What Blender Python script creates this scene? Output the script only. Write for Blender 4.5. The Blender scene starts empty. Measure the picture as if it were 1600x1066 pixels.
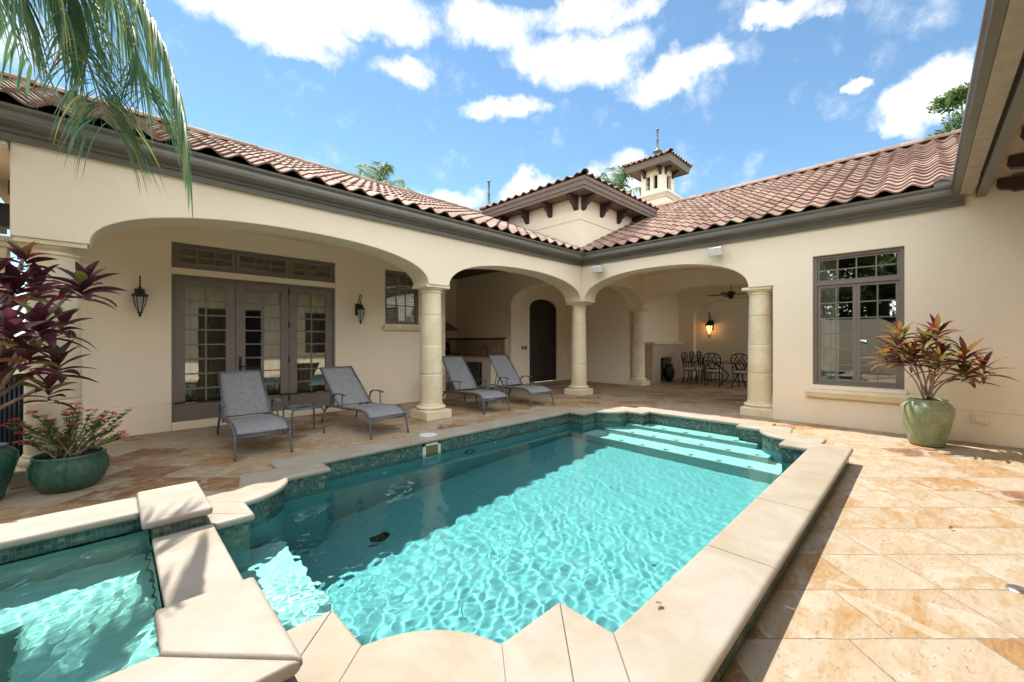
import bpy, bmesh, math, random
from mathutils import Vector, Matrix
from mathutils.geometry import tessellate_polygon
random.seed(7)
R = math.radians
scene = bpy.context.scene
COL = scene.collection
# ---------------------------------------------------------------- camera
CAMZ = 1.4
F = 632.0
TH = math.atan2(.7027, .7115)
FW = Vector((math.sin(TH), math.cos(TH), 0)); RT = Vector((math.cos(TH), -math.sin(TH), 0))
cd = bpy.data.cameras.new("camera"); cam = bpy.data.objects.new("camera", cd); COL.objects.link(cam)
cam.location = (0, 0, CAMZ); cam.rotation_euler = (R(90), 0, -TH)
cd.sensor_width = 36; cd.lens = F/1600*36; cd.clip_start = .05; cd.clip_end = 3000
scene.camera = cam
# ---------------------------------------------------------------- light
SUN_EL = 62.0; SUN_AZ = 3.0       # azimuth east of +Y
sv = Vector((math.sin(R(SUN_AZ))*math.cos(R(SUN_EL)), math.cos(R(SUN_AZ))*math.cos(R(SUN_EL)), math.sin(R(SUN_EL))))
sl = bpy.data.lights.new("sun", 'SUN'); so = bpy.data.objects.new("sun", sl); COL.objects.link(so)
sl.energy = 2.0; sl.angle = R(.5); sl.color = (1, .95, .86)
so.rotation_euler = (-sv).to_track_quat('-Z', 'Y').to_euler(); so.location = (0, 0, 20)
scene.view_settings.view_transform = 'Standard'; scene.view_settings.look = 'None'
scene.view_settings.exposure = 2.07; scene.view_settings.gamma = 1
cy = scene.cycles
cy.max_bounces = 14; cy.diffuse_bounces = 8; cy.glossy_bounces = 4; cy.transmission_bounces = 8; cy.transparent_max_bounces = 12
cy.sample_clamp_indirect = 6; cy.caustics_reflective = False; cy.caustics_refractive = True; cy.blur_glossy = .5
cy.use_denoising = True
SKY_STR = .15

def azel(px, py):
    d = FW*F + RT*(px-800) + Vector((0, 0, 533-py)); d.normalize()
    return math.atan2(d.x, d.y), math.asin(d.z)

def build_world():
    w = bpy.data.worlds.new("World"); scene.world = w; w.use_nodes = True
    nt = w.node_tree; N = nt.nodes; L = nt.links; N.clear()
    out = N.new('ShaderNodeOutputWorld'); bg = N.new('ShaderNodeBackground'); L.new(bg.outputs[0], out.inputs[0])
    bg.inputs[1].default_value = SKY_STR
    sky = N.new('ShaderNodeTexSky'); sky.sky_type = 'NISHITA'; sky.sun_disc = False
    sky.sun_elevation = R(SUN_EL); sky.sun_rotation = R(SUN_AZ); sky.air_density = .75; sky.dust_density = 0; sky.ozone_density = 4
    tc = N.new('ShaderNodeTexCoord')
    def M(op, a, b=None, c=None):
        n = N.new('ShaderNodeMath'); n.operation = op
        for i, v in enumerate((a, b, c)):
            if v is None: continue
            if isinstance(v, (int, float)): n.inputs[i].default_value = v
            else: L.new(v, n.inputs[i])
        return n.outputs[0]
    def noise(scale, det, vec, rough=.55):
        n = N.new('ShaderNodeTexNoise'); n.inputs['Scale'].default_value = scale; n.inputs['Detail'].default_value = det
        n.inputs['Roughness'].default_value = rough; L.new(vec, n.inputs['Vector']); return n
    g = tc.outputs['Generated']
    wn = noise(6, 6, g, .62)
    sub = N.new('ShaderNodeVectorMath'); sub.operation = 'SUBTRACT'; L.new(wn.outputs['Color'], sub.inputs[0]); sub.inputs[1].default_value = (.5, .5, .5)
    sc_ = N.new('ShaderNodeVectorMath'); sc_.operation = 'SCALE'; L.new(sub.outputs[0], sc_.inputs[0]); sc_.inputs['Scale'].default_value = .16
    ad = N.new('ShaderNodeVectorMath'); ad.operation = 'ADD'; L.new(g, ad.inputs[0]); L.new(sc_.outputs[0], ad.inputs[1])
    nm = N.new('ShaderNodeVectorMath'); nm.operation = 'NORMALIZE'; L.new(ad.outputs[0], nm.inputs[0])
    sp = N.new('ShaderNodeSeparateXYZ'); L.new(nm.outputs[0], sp.inputs[0])
    az = M('ARCTAN2', sp.outputs[0], sp.outputs[1]); el = M('ARCSINE', sp.outputs[2])
    blobs = [(420, 20, 170, 62, 1), (560, 10, 150, 45, 1), (480, 75, 80, 30, .9), (760, 40, 90, 50, .85), (900, 80, 130, 60, 1), (1040, 115, 105, 42, .95),
             (790, 168, 75, 26, 1), (630, 112, 55, 30, .75), (900, 10, 170, 30, .8), (1235, 22, 95, 28, 1), (1180, 45, 30, 12, .7),
             (1470, 140, 105, 55, 1.1), (1420, 190, 60, 35, 1.1), (1340, 133, 34, 17, 1), (690, 312, 70, 28, 1.1), (830, 300, 60, 34, 1.15), (975, 275, 70, 34, 1),
             (15, 250, 60, 70, .9), (1600, 250, 120, 80, 1), (40, 60, 90, 60, .6)]
    acc = None
    for (px, py, rx, ry, k) in blobs:
        a0, e0 = azel(px, py); a1, e1 = azel(px+rx, py); a2, e2 = azel(px, py-ry)
        ra = abs(a1-a0); re = abs(e2-e0)
        u = M('DIVIDE', M('SUBTRACT', az, a0), ra*1.06); v = M('DIVIDE', M('SUBTRACT', el, e0), re*1.06)
        r2 = M('ADD', M('MULTIPLY', u, u), M('MULTIPLY', v, v))
        val = M('MULTIPLY', M('MAXIMUM', M('SUBTRACT', 1, r2), -1.6), k)
        acc = val if acc is None else M('MAXIMUM', acc, val)
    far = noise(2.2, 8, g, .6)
    # bright cloud bank added behind the camera to fill the shade, also in reflections
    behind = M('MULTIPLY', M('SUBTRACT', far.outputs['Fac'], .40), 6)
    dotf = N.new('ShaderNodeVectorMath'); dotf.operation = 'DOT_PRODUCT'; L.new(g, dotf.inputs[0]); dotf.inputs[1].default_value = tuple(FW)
    fill_mask = M('MULTIPLY', M('SUBTRACT', .25, dotf.outputs['Value']), 4); fill_mask = M('MINIMUM', M('MAXIMUM', fill_mask, 0), 1)
    acc = M('MAXIMUM', acc, M('MULTIPLY', behind, fill_mask))
    fine = noise(11, 9, g, .62)
    dens = M('ADD', acc, M('MULTIPLY', M('SUBTRACT', fine.outputs['Fac'], .51), 2.1))
    mr = N.new('ShaderNodeMapRange'); mr.interpolation_type = 'SMOOTHSTEP'; L.new(dens, mr.inputs['Value'])
    mr.inputs['From Min'].default_value = .02; mr.inputs['From Max'].default_value = .95; mr.inputs['To Min'].default_value = 0; mr.inputs['To Max'].default_value = .97
    tint = N.new('ShaderNodeMix'); tint.data_type = 'RGBA'; tint.blend_type = 'MULTIPLY'; tint.inputs[0].default_value = 1
    L.new(sky.outputs[0], tint.inputs[6]); tint.inputs[7].default_value = (.42, .455, .39, 1)
    cc = N.new('ShaderNodeMix'); cc.data_type = 'RGBA'
    shade = noise(7, 4, nm.outputs[0], .5)
    L.new(shade.outputs['Fac'], cc.inputs[0]); cc.inputs[6].default_value = (1.6, 1.65, 1.75, 1); cc.inputs[7].default_value = (2.6, 2.56, 2.45, 1)
    mx = N.new('ShaderNodeMix'); mx.data_type = 'RGBA'
    cb = N.new('ShaderNodeVectorMath'); cb.operation = 'SCALE'; L.new(cc.outputs[2], cb.inputs[0]); L.new(M('ADD', 1, M('MULTIPLY', fill_mask, 2.0)), cb.inputs['Scale'])  # added out-of-view clouds are boosted as fill light for the shaded walls
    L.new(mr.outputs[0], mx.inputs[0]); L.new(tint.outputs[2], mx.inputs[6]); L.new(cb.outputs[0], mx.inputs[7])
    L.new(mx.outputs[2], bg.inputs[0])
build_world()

# ---------------------------------------------------------------- mesh helpers
class MB:
    def __init__(s): s.v = []; s.f = []; s.m = []; s.sm = []; s.uv = []
    def add(s, vs, fs, mi=0, smooth=False, mat=None, uvs=None):
        o = len(s.v)
        for p in vs:
            p = Vector(p)
            if mat is not None: p = mat @ p
            s.v.append(p)
        for i, f in enumerate(fs):
            s.f.append(tuple(o+k for k in f)); s.m.append(mi); s.sm.append(smooth)
            s.uv.append(uvs[i] if uvs else None)
        return s
    def box(s, x0, y0, z0, x1, y1, z1, mi=0, mat=None):
        x0, x1 = min(x0, x1), max(x0, x1); y0, y1 = min(y0, y1), max(y0, y1); z0, z1 = min(z0, z1), max(z0, z1)
        v = [(x0, y0, z0), (x1, y0, z0), (x1, y1, z0), (x0, y1, z0), (x0, y0, z1), (x1, y0, z1), (x1, y1, z1), (x0, y1, z1)]
        f = [(0, 3, 2, 1), (4, 5, 6, 7), (0, 1, 5, 4), (1, 2, 6, 5), (2, 3, 7, 6), (3, 0, 4, 7)]
        return s.add(v, f, mi, False, mat)
    def tube(s, pts, r, n=8, mi=0, mat=None, cap=True):
        pts = [Vector(p) for p in pts]; rs = r if isinstance(r, (list, tuple)) else [r]*len(pts)
        vs = []; fs = []; up = None
        for i, p in enumerate(pts):
            t = (pts[min(i+1, len(pts)-1)]-pts[max(i-1, 0)]).normalized()
            if up is None:
                up = Vector((0, 0, 1)) if abs(t.z) < .9 else Vector((1, 0, 0))
            a = t.cross(up)
            if a.length < 1e-5: a = t.cross(Vector((0, 1, 0)))
            a.normalize(); b = a.cross(t).normalized(); up = b
            for k in range(n):
                an = 2*math.pi*k/n
                vs.append(p + (a*math.cos(an)+b*math.sin(an))*rs[i])
        for i in range(len(pts)-1):
            for k in range(n):
                fs.append((i*n+k, i*n+(k+1) % n, (i+1)*n+(k+1) % n, (i+1)*n+k))
        s.add(vs, fs, mi, True, mat)
        if cap:
            o = len(pts)-1
            s.add([vs[k] for k in range(n)], [tuple(range(n))], mi, False, mat)
            s.add([vs[o*n+k] for k in range(n)], [tuple(reversed(range(n)))], mi, False, mat)
        return s
    def lathe(s, prof, c=(0, 0, 0), n=32, mi=0, mat=None, smooth=True):
        vs = []; fs = []
        for (r, z) in prof:
            for k in range(n):
                a = 2*math.pi*k/n; vs.append((c[0]+r*math.cos(a), c[1]+r*math.sin(a), c[2]+z))
        for i in range(len(prof)-1):
            for k in range(n): fs.append((i*n+k, i*n+(k+1) % n, (i+1)*n+(k+1) % n, (i+1)*n+k))
        return s.add(vs, fs, mi, smooth, mat)
    def prism(s, poly, fn, d0, d1, holes=(), mi=0, side=True):
        """poly = list of (a,b); fn(a,b,d)->xyz; extruded between d0 and d1"""
        loops = [list(poly)]+[list(h) for h in holes]
        flat = [p for l in loops for p in l]
        tris = tessellate_polygon([[Vector((p[0], p[1], 0)) for p in l] for l in loops])
        n = len(flat)
        vs = [fn(p[0], p[1], d0) for p in flat]+[fn(p[0], p[1], d1) for p in flat]
        fs = [tuple(t) for t in tris]+[tuple(n+k for k in reversed(t)) for t in tris]
        if side:
            o = 0
            for l in loops:
                m = len(l)
                for i in range(m): fs.append((o+i, o+(i+1) % m, n+o+(i+1) % m, n+o+i))
                o += m
        return s.add(vs, fs, mi)
    def build(s, name, mats, parent=None, fix=True, bevel=0, loc=None, segs=2):
        me = bpy.data.meshes.new(name)
        me.from_pydata([tuple(p) for p in s.v], [], s.f)
        if not isinstance(mats, (list, tuple)): mats = [mats]
        for m in mats: me.materials.append(m)
        me.polygons.foreach_set('material_index', s.m); me.polygons.foreach_set('use_smooth', s.sm)
        if any(u is not None for u in s.uv):
            ul = me.uv_layers.new(name='uv')
            for p in me.polygons:
                u = s.uv[p.index]
                if u is not None:
                    for j, li in enumerate(p.loop_indices): ul.data[li].uv = u[j]
        if fix:
            bm = bmesh.new(); bm.from_mesh(me)
            bmesh.ops.remove_doubles(bm, verts=bm.verts, dist=1e-5) if not any(u is not None for u in s.uv) else None
            bmesh.ops.recalc_face_normals(bm, faces=bm.faces); bm.to_mesh(me); bm.free()
        o = bpy.data.objects.new(name, me); COL.objects.link(o)
        if parent is not None: o.parent = parent
        if loc is not None: o.location = loc
        if bevel:
            b = o.modifiers.new('bevel', 'BEVEL'); b.width = bevel; b.segments = segs; b.limit_method = 'ANGLE'; b.angle_limit = R(50)
        return o
def empty(name, loc=(0, 0, 0), rz=0, label=None, cat=None, group=None, kind=None):
    o = bpy.data.objects.new(name, None); COL.objects.link(o); o.location = loc; o.rotation_euler = (0, 0, rz); o.empty_display_size = .2
    tag(o, label, cat, group, kind); return o
def tag(o, label=None, cat=None, group=None, kind=None):
    if label: o['label'] = label
    if cat: o['category'] = cat
    if group: o['group'] = group
    if kind: o['kind'] = kind
    return o
def copy_tree(o, parent=None):
    c = o.copy(); COL.objects.link(c)
    if parent is not None: c.parent = parent
    for ch in list(o.children): copy_tree(ch, c)
    return c
def smoothcurve(pts, k=6):
    pts = [Vector(p) for p in pts]; out = []
    P = [pts[0]*2-pts[1]]+pts+[pts[-1]*2-pts[-2]]
    for i in range(1, len(P)-2):
        for j in range(k):
            t = j/k; a, b, c, d = P[i-1], P[i], P[i+1], P[i+2]
            out.append(.5*((2*b)+(c-a)*t+(2*a-5*b+4*c-d)*t*t+(3*b-a-3*c+d)*t**3))
    out.append(pts[-1]); return out
def W(px, py, z=0.0):
    d = (CAMZ-z)*F/(py-533); l = (px-800)/F*d; return FW*d+RT*l+Vector((0, 0, z))
def WD(px, py, d):
    return FW*d+RT*((px-800)/F*d)+Vector((0, 0, CAMZ-(py-533)/F*d))

# ---------------------------------------------------------------- materials
def mat(name, col=(.5, .5, .5), rough=.6, metal=0, spec=.5):
    m = bpy.data.materials.new(name); m.use_nodes = True
    b = m.node_tree.nodes['Principled BSDF']; b.inputs['Base Color'].default_value = (*col, 1); b.inputs['Roughness'].default_value = rough
    b.inputs['Metallic'].default_value = metal; b.inputs['Specular IOR Level'].default_value = spec
    return m, m.node_tree, b
class G:
    """small node graph helper"""
    def __init__(s, nt): s.nt = nt; s.N = nt.nodes; s.L = nt.links
    def put(s, sock, v):
        if isinstance(v, (int, float)): sock.default_value = v
        elif isinstance(v, (tuple, list)): sock.default_value = tuple(v) if len(v) == len(sock.default_value) else (*v, 1)
        else: s.L.new(v, sock)
    def math(s, op, a, b=None, c=None):
        n = s.N.new('ShaderNodeMath'); n.operation = op
        for i, v in enumerate((a, b, c)):
            if v is not None: s.put(n.inputs[i], v)
        return n.outputs[0]
    def vmath(s, op, a, b=None, sc=None):
        n = s.N.new('ShaderNodeVectorMath'); n.operation = op; s.put(n.inputs[0], a)
        if b is not None: s.put(n.inputs[1], b)
        if sc is not None: s.put(n.inputs['Scale'], sc)
        return n.outputs[0]
    def obj(s): return s.N.new('ShaderNodeTexCoord').outputs['Object']
    def geo(s): return s.N.new('ShaderNodeNewGeometry').outputs['Position']
    def noise(s, vec, scale, det=4, rough=.5, dist=0, out='Fac'):
        n = s.N.new('ShaderNodeTexNoise'); s.put(n.inputs['Vector'], vec); s.put(n.inputs['Scale'], scale); s.put(n.inputs['Detail'], det)
        s.put(n.inputs['Roughness'], rough); s.put(n.inputs['Distortion'], dist); return n.outputs[out]
    def map(s, vec, loc=(0, 0, 0), rot=(0, 0, 0), scale=(1, 1, 1)):
        n = s.N.new('ShaderNodeMapping'); s.put(n.inputs[0], vec); s.put(n.inputs[1], loc); s.put(n.inputs[2], rot); s.put(n.inputs[3], scale); return n.outputs[0]
    def ramp(s, fac, stops, interp='LINEAR'):
        n = s.N.new('ShaderNodeValToRGB'); s.put(n.inputs[0], fac); r = n.color_ramp; r.interpolation = interp
        while len(r.elements) < len(stops): r.elements.new(.5)
        for e, (p, c) in zip(r.elements, stops):
            e.position = p; e.color = (*c, 1) if isinstance(c, (tuple, list)) else (c, c, c, 1)
        return n.outputs[0]
    def mix(s, fac, a, b, mode='MIX'):
        n = s.N.new('ShaderNodeMix'); n.data_type = 'RGBA'; n.blend_type = mode; s.put(n.inputs[0], fac); s.put(n.inputs[6], a); s.put(n.inputs[7], b); return n.outputs[2]
    def mr(s, v, a, b, c=0, d=1):
        n = s.N.new('ShaderNodeMapRange'); s.put(n.inputs[0], v)
        for i, x in enumerate((a, b, c, d)): n.inputs[1+i].default_value = x
        return n.outputs[0]
    def bump(s, h, strength=.3, dist=.01, normal=None):
        n = s.N.new('ShaderNodeBump'); s.put(n.inputs['Height'], h); n.inputs['Strength'].default_value = strength; n.inputs['Distance'].default_value = dist
        if normal is not None: s.L.new(normal, n.inputs['Normal'])
        return n.outputs[0]
    def bev(s, r=.015, n_=4):
        n = s.N.new('ShaderNodeBevel'); n.samples = n_; n.inputs[0].default_value = r; return n.outputs[0]

def m_stucco(name, c, var=.06, bev=.02):
    m, nt, b = mat(name, c, .92, 0, .2); g = G(nt); o = g.geo()
    n1 = g.noise(o, 1.1, 5, .6); n2 = g.noise(o, 9, 4, .6)
    f = g.math('ADD', g.math('MULTIPLY', g.math('SUBTRACT', n1, .5), var*3), g.math('MULTIPLY', g.math('SUBTRACT', n2, .5), var))
    f = g.math('ADD', f, 1)
    g.put(b.inputs['Base Color'], g.vmath('SCALE', tuple(c), sc=f))
    g.put(b.inputs['Normal'], g.bump(g.noise(o, 90, 4, .65), .3, .004, g.bump(g.noise(o, 9, 4, .6, .5), .22, .01, g.bev(bev) if bev else None)))
    return m
def m_noise(name, c1, c2, rough, scale, bump=.1, bscale=60, metal=0, spec=.5, bev=0):
    m, nt, b = mat(name, c1, rough, metal, spec); g = G(nt); o = g.obj()
    g.put(b.inputs['Base Color'], g.mix(g.ramp(g.noise(o, scale, 6, .6), [(.3, 0.0), (.7, 1.0)]), (*c1, 1), (*c2, 1)))
    g.put(b.inputs['Normal'], g.bump(g.noise(o, bscale, 4, .6), bump, .005, g.bev(bev) if bev else None)); return m
def m_stone(name, c1, c2, rough=.75, bump=.25, vein=(.62, .42, .22)):
    m, nt, b = mat(name, c1, rough, 0, .3); g = G(nt); o = g.geo()
    a = g.noise(o, 2.3, 6, .62, .6); base = g.mix(g.ramp(a, [(.35, 0.0), (.68, 1.0)]), (*c1, 1), (*c2, 1))
    vv = g.ramp(g.noise(g.map(o, loc=(3, 1, 0)), 1.4, 7, .65, 1.2), [(.56, 0.0), (.72, .55)])
    base = g.mix(vv, base, (*vein, 1))
    sp = g.ramp(g.noise(o, 55, 3, .6), [(.27, .7), (.36, 0.0)]); base = g.mix(g.math('MULTIPLY', sp, .4), base, (.35, .25, .14, 1))
    g.put(b.inputs['Base Color'], base)
    g.put(b.inputs['Normal'], g.bump(g.math('ADD', g.noise(o, 35, 5, .6), g.math('MULTIPLY', sp, -.8)), bump, .004, g.bev(.008)))
    return m
def m_travertine():
    m, nt, b = mat('travertine_paving', (.6, .5, .35), .62, 0, .3); g = G(nt); o = g.geo()
    p = g.map(o, loc=(0, -.027, 0), rot=(0, 0, TH))
    wob = g.vmath('SCALE', g.vmath('SUBTRACT', g.noise(o, 7, 4, .65, 0, 'Color'), (.5, .5, .5)), sc=.022); p = g.vmath('ADD', p, wob)
    br = g.N.new('ShaderNodeTexBrick'); g.put(br.inputs['Vector'], p); br.offset = .37; br.squash = .72; br.squash_frequency = 3
    br.inputs['Color1'].default_value = (0, 0, 0, 1); br.inputs['Color2'].default_value = (1, 1, 1, 1); br.inputs['Mortar'].default_value = (.5, .5, .5, 1)
    br.inputs['Scale'].default_value = 1; br.inputs['Mortar Size'].default_value = .0045; br.inputs['Mortar Smooth'].default_value = .25
    br.inputs['Brick Width'].default_value = .60; br.inputs['Row Height'].default_value = .375; br.inputs['Bias'].default_value = 0
    rnd = br.outputs['Color']; mort = br.outputs['Fac']
    sh = g.vmath('SCALE', rnd, sc=37.0); q = g.vmath('ADD', o, sh)
    q2 = g.map(q, rot=(0, 0, R(40)), scale=(1.0, 3.2, 1))
    v1 = g.noise(q2, 1.5, 7, .62, 1.5); v2 = g.noise(q2, 4.5, 8, .68, 2.0); v3 = g.noise(q, 28, 4, .65)
    t = g.math('ADD', g.math('MULTIPLY', g.math('SUBTRACT', v1, .47), 1.5), g.math('MULTIPLY', g.math('SUBTRACT', v2, .5), .9))
    rv = g.N.new('ShaderNodeTexWhiteNoise'); rv.noise_dimensions = '3D'; g.put(rv.inputs['Vector'], g.vmath('SCALE', rnd, sc=91.0))
    t = g.math('ADD', t, g.math('MULTIPLY', g.math('POWER', rv.outputs[0], 2.3), .72))
    c = g.ramp(t, [(.0, (.345, .285, .21)), (.2, (.33, .25, .16)), (.36, (.305, .20, .10)), (.52, (.295, .165, .062)), (.72, (.21, .10, .05)), (.95, (.13, .07, .045))])
    dk = g.ramp(g.noise(q2, 2.0, 9, .7, 2.6), [(.57, 0.0), (.60, .85), (.635, 0.0)])
    c = g.mix(g.math('MULTIPLY', dk, .7), c, (.30, .19, .12, 1))
    wh = g.ramp(g.noise(q, 3.4, 7, .65, 1.2), [(.54, 0.0), (.60, .6)]); c = g.mix(wh, c, (.42, .36, .29, 1))
    vn = g.ramp(g.noise(g.map(q, rot=(0, 0, R(40)), scale=(1, 5, 1)), 3.2, 8, .72, 3.2), [(.485, 0.0), (.50, .9), (.515, 0.0)])
    c = g.mix(g.math('MULTIPLY', vn, g.mr(v2, .45, .6, 0, .75)), c, (.20, .11, .065, 1))
    pit = g.ramp(g.noise(g.map(q, scale=(1, 1.8, 1)), 26, 5, .7, .6), [(.34, 1.0), (.385, 0.0)])
    c = g.mix(g.math('MULTIPLY', pit, .8), c, (.2, .13, .08, 1))
    c = g.mix(g.math('MULTIPLY', g.math('SUBTRACT', v3, .35), .35), c, (.45, .33, .2, 1))
    c = g.mix(g.math('MULTIPLY', mort, g.mr(v3, .35, .6, .25, .95)), c, (.15, .105, .075, 1))
    g.put(b.inputs['Base Color'], c)
    h = g.math('SUBTRACT', g.math('MULTIPLY', v3, .35), g.math('ADD', g.math('MULTIPLY', mort, 1.6), pit))
    g.put(b.inputs['Normal'], g.bump(h, .5, .004)); g.put(b.inputs['Roughness'], g.mr(v2, .3, .7, .5, .75)); return m
def m_mosaic(name='mosaic_tile'):
    m, nt, b = mat(name, (.15, .3, .28), .18, 0, .5); g = G(nt); o = g.geo()
    sp = g.N.new('ShaderNodeSeparateXYZ'); g.put(sp.inputs[0], o); s = .027
    u = g.math('DIVIDE', g.math('ADD', sp.outputs[0], g.math('MULTIPLY', sp.outputs[1], 1.0007)), s); v = g.math('DIVIDE', g.math('ADD', sp.outputs[2], 5), s)
    fu = g.math('FRACT', u); fv = g.math('FRACT', v)
    cb = g.N.new('ShaderNodeCombineXYZ'); g.put(cb.inputs[0], g.math('FLOOR', u)); g.put(cb.inputs[1], g.math('FLOOR', v))
    wn = g.N.new('ShaderNodeTexWhiteNoise'); wn.noise_dimensions = '2D'; g.put(wn.inputs['Vector'], cb.outputs[0])
    c = g.ramp(wn.outputs[0], [(0, (.015, .038, .042)), (.35, (.03, .072, .07)), (.65, (.055, .105, .09)), (.85, (.10, .14, .105)), (1, (.17, .185, .135))])
    edge = g.math('MAXIMUM', g.math('GREATER_THAN', g.math('ABSOLUTE', g.math('SUBTRACT', fu, .5)), .45), g.math('GREATER_THAN', g.math('ABSOLUTE', g.math('SUBTRACT', fv, .5)), .45))
    c = g.mix(edge, c, (.11, .13, .11, 1)); g.put(b.inputs['Base Color'], c); g.put(b.inputs['Roughness'], g.math('ADD', g.math('MULTIPLY', edge, .6), .15))
    g.put(b.inputs['Normal'], g.bump(g.math('ADD', g.math('MULTIPLY', edge, -1), wn.outputs[0]), .25, .002)); return m
def m_tile():
    m, nt, b = mat('roof_tile_clay', (.4, .2, .14), .78, 0, .25); g = G(nt)
    uv = g.N.new('ShaderNodeUVMap'); uv.uv_map = 'uv'; fl = g.vmath('FLOOR', uv.outputs[0])
    wn = g.N.new('ShaderNodeTexWhiteNoise'); wn.noise_dimensions = '2D'; g.put(wn.inputs['Vector'], fl)
    c = g.ramp(wn.outputs[0], [(0, (.15, .083, .06)), (.3, (.20, .118, .086)), (.7, (.26, .162, .12)), (1, (.32, .22, .165))])
    o = g.geo(); n = g.noise(o, 6, 6, .65); c = g.mix(g.ramp(n, [(.4, 0.0), (.75, .6)]), c, (.31, .235, .18, 1))
    n2 = g.noise(o, 22, 5, .7); c = g.mix(g.ramp(n2, [(.5, 0.0), (.7, .6)]), c, (.14, .085, .07, 1))
    n3 = g.noise(o, 1.6, 5, .7, .8); c = g.mix(g.ramp(n3, [(.52, 0.0), (.68, .5)]), c, (.13, .09, .075, 1))
    g.put(b.inputs['Base Color'], c); g.put(b.inputs['Normal'], g.bump(n2, .35, .006)); return m
def m_simple(name, c, rough=.5, metal=0, spec=.5, bump=0, bs=80, var=.12):
    m, nt, b = mat(name, c, rough, metal, spec); g = G(nt); o = g.obj()
    n = g.noise(o, 7, 5, .6); g.put(b.inputs['Base Color'], g.vmath('SCALE', tuple(c), sc=g.mr(n, .3, .7, 1-var, 1+var)))
    g.put(b.inputs['Roughness'], g.mr(g.noise(o, 25, 3), .3, .7, max(.02, rough-.07), min(1, rough+.07)))
    if bump: g.put(b.inputs['Normal'], g.bump(g.noise(o, bs, 4, .6), bump, .003))
    return m
def m_leaf(name, c, c2, rough=.38, trans=.25):
    m, nt, b = mat(name, c, rough, 0, .45); g = G(nt); o = g.geo()
    rn = g.N.new('ShaderNodeNewGeometry').outputs['Random Per Island']
    g.put(b.inputs['Base Color'], g.mix(g.math('ADD', g.math('MULTIPLY', rn, .75), g.math('MULTIPLY', g.noise(o, 30, 3), .25)), (*c, 1), (*c2, 1)))
    tr = g.N.new('ShaderNodeBsdfTranslucent'); tr.inputs[0].default_value = (*[min(1, x*1.8) for x in c2], 1)
    mx = g.N.new('ShaderNodeMixShader'); mx.inputs[0].default_value = trans; g.L.new(b.outputs[0], mx.inputs[1]); g.L.new(tr.outputs[0], mx.inputs[2])
    g.L.new(mx.outputs[0], nt.nodes['Material Output'].inputs[0]); return m
def m_glass():
    m = bpy.data.materials.new('window_glass'); m.use_nodes = True; nt = m.node_tree; nt.nodes.clear(); g = G(nt)
    out = g.N.new('ShaderNodeOutputMaterial'); tr = g.N.new('ShaderNodeBsdfTransparent'); tr.inputs[0].default_value = (.72, .76, .72, 1)
    gl = g.N.new('ShaderNodeBsdfGlossy'); gl.inputs['Roughness'].default_value = .015; gl.inputs[0].default_value = (.93, .97, .95, 1)
    g.put(gl.inputs['Normal'], g.bump(g.noise(g.geo(), 2.2, 2), .02, .02))
    fr = g.N.new('ShaderNodeFresnel'); fr.inputs[0].default_value = 1.5
    mx = g.N.new('ShaderNodeMixShader'); f = g.math('MINIMUM', g.math('ADD', g.math('MULTIPLY', fr.outputs[0], 2.6), .18), 1); g.put(mx.inputs[0], f)
    g.L.new(tr.outputs[0], mx.inputs[1]); g.L.new(gl.outputs[0], mx.inputs[2]); g.L.new(mx.outputs[0], out.inputs[0]); return m
def m_fabric():
    m, nt, b = mat('sling_mesh_fabric', (.3, .32, .35), .75, 0, .25); g = G(nt); o = g.obj()
    a = g.noise(g.map(o, scale=(14, 220, 220)), 1, 3); c = g.noise(g.map(o, scale=(260, 14, 14)), 1, 3)
    f = g.math('MULTIPLY', g.math('ADD', a, c), .5); g.put(b.inputs['Base Color'], g.ramp(f, [(.32, (.11, .115, .12)), (.5, (.205, .21, .215)), (.68, (.34, .345, .35))]))
    g.put(b.inputs['Normal'], g.bump(f, .3, .001)); return m
def m_curtain(name, c):
    m = m_simple(name, c, .9, 0, .1, 0, 50, .08); return m

M = {}
M['stucco'] = m_stucco('cream_stucco', (.80, .70, .545), .05)
M['stucco_in'] = m_stucco('loggia_stucco', (.85, .755, .61), .035)
M['stone'] = m_stone('cast_limestone', (.80, .72, .54), (.70, .58, .38), .7, .2, (.62, .44, .22))
M['coping'] = m_stone('coping_limestone', (.33, .295, .25), (.275, .225, .155), .6, .4, (.27, .18, .10))
M['block'] = m_stone('spa_limestone', (.33, .30, .26), (.28, .23, .175), .6, .4, (.27, .18, .11))
M['column'] = m_stone('column_limestone', (.76, .68, .50), (.64, .54, .36), .75, .2, (.55, .42, .24))
M['trav'] = m_travertine()
M['mosaic'] = m_mosaic()
M['tile'] = m_tile()
M['gutter'] = m_simple('bronze_gutter', (.135, .125, .105), .38, .15, .5, 0, 50, .08)
M['fascia'] = m_simple('brown_fascia', (.155, .115, .09), .55, 0, .4, .1, 30, .1)
M['soffit'] = m_simple('soffit_boards', (.36, .30, .235), .6, 0, .3)
M['wood'] = m_noise('dark_wood', (.055, .024, .017), (.035, .016, .012), .5, 9, .2, 40)
M['ceilwood'] = m_noise('ceiling_wood', (.10, .045, .03), (.06, .028, .02), .55, 5, .2, 40)
M['frame'] = m_simple('taupe_frame', (.18, .152, .128), .45, 0, .4, 0, 50, .05)
M['glass'] = m_glass()
M['black'] = m_simple('black_iron', (.018, .017, .016), .42, .4, .5, .1, 90)
M['dark'] = m_simple('dark_void', (.012, .011, .010), .9)
M['ti'] = m_leaf('ti_leaf_dark', (.032, .014, .018), (.11, .028, .042), .33, .2)
M['ti_red'] = m_leaf('ti_leaf_red', (.12, .014, .028), (.26, .03, .045), .33, .3)
M['ti_green'] = m_leaf('ti_leaf_green', (.06, .08, .03), (.22, .20, .05), .35, .25)
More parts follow.
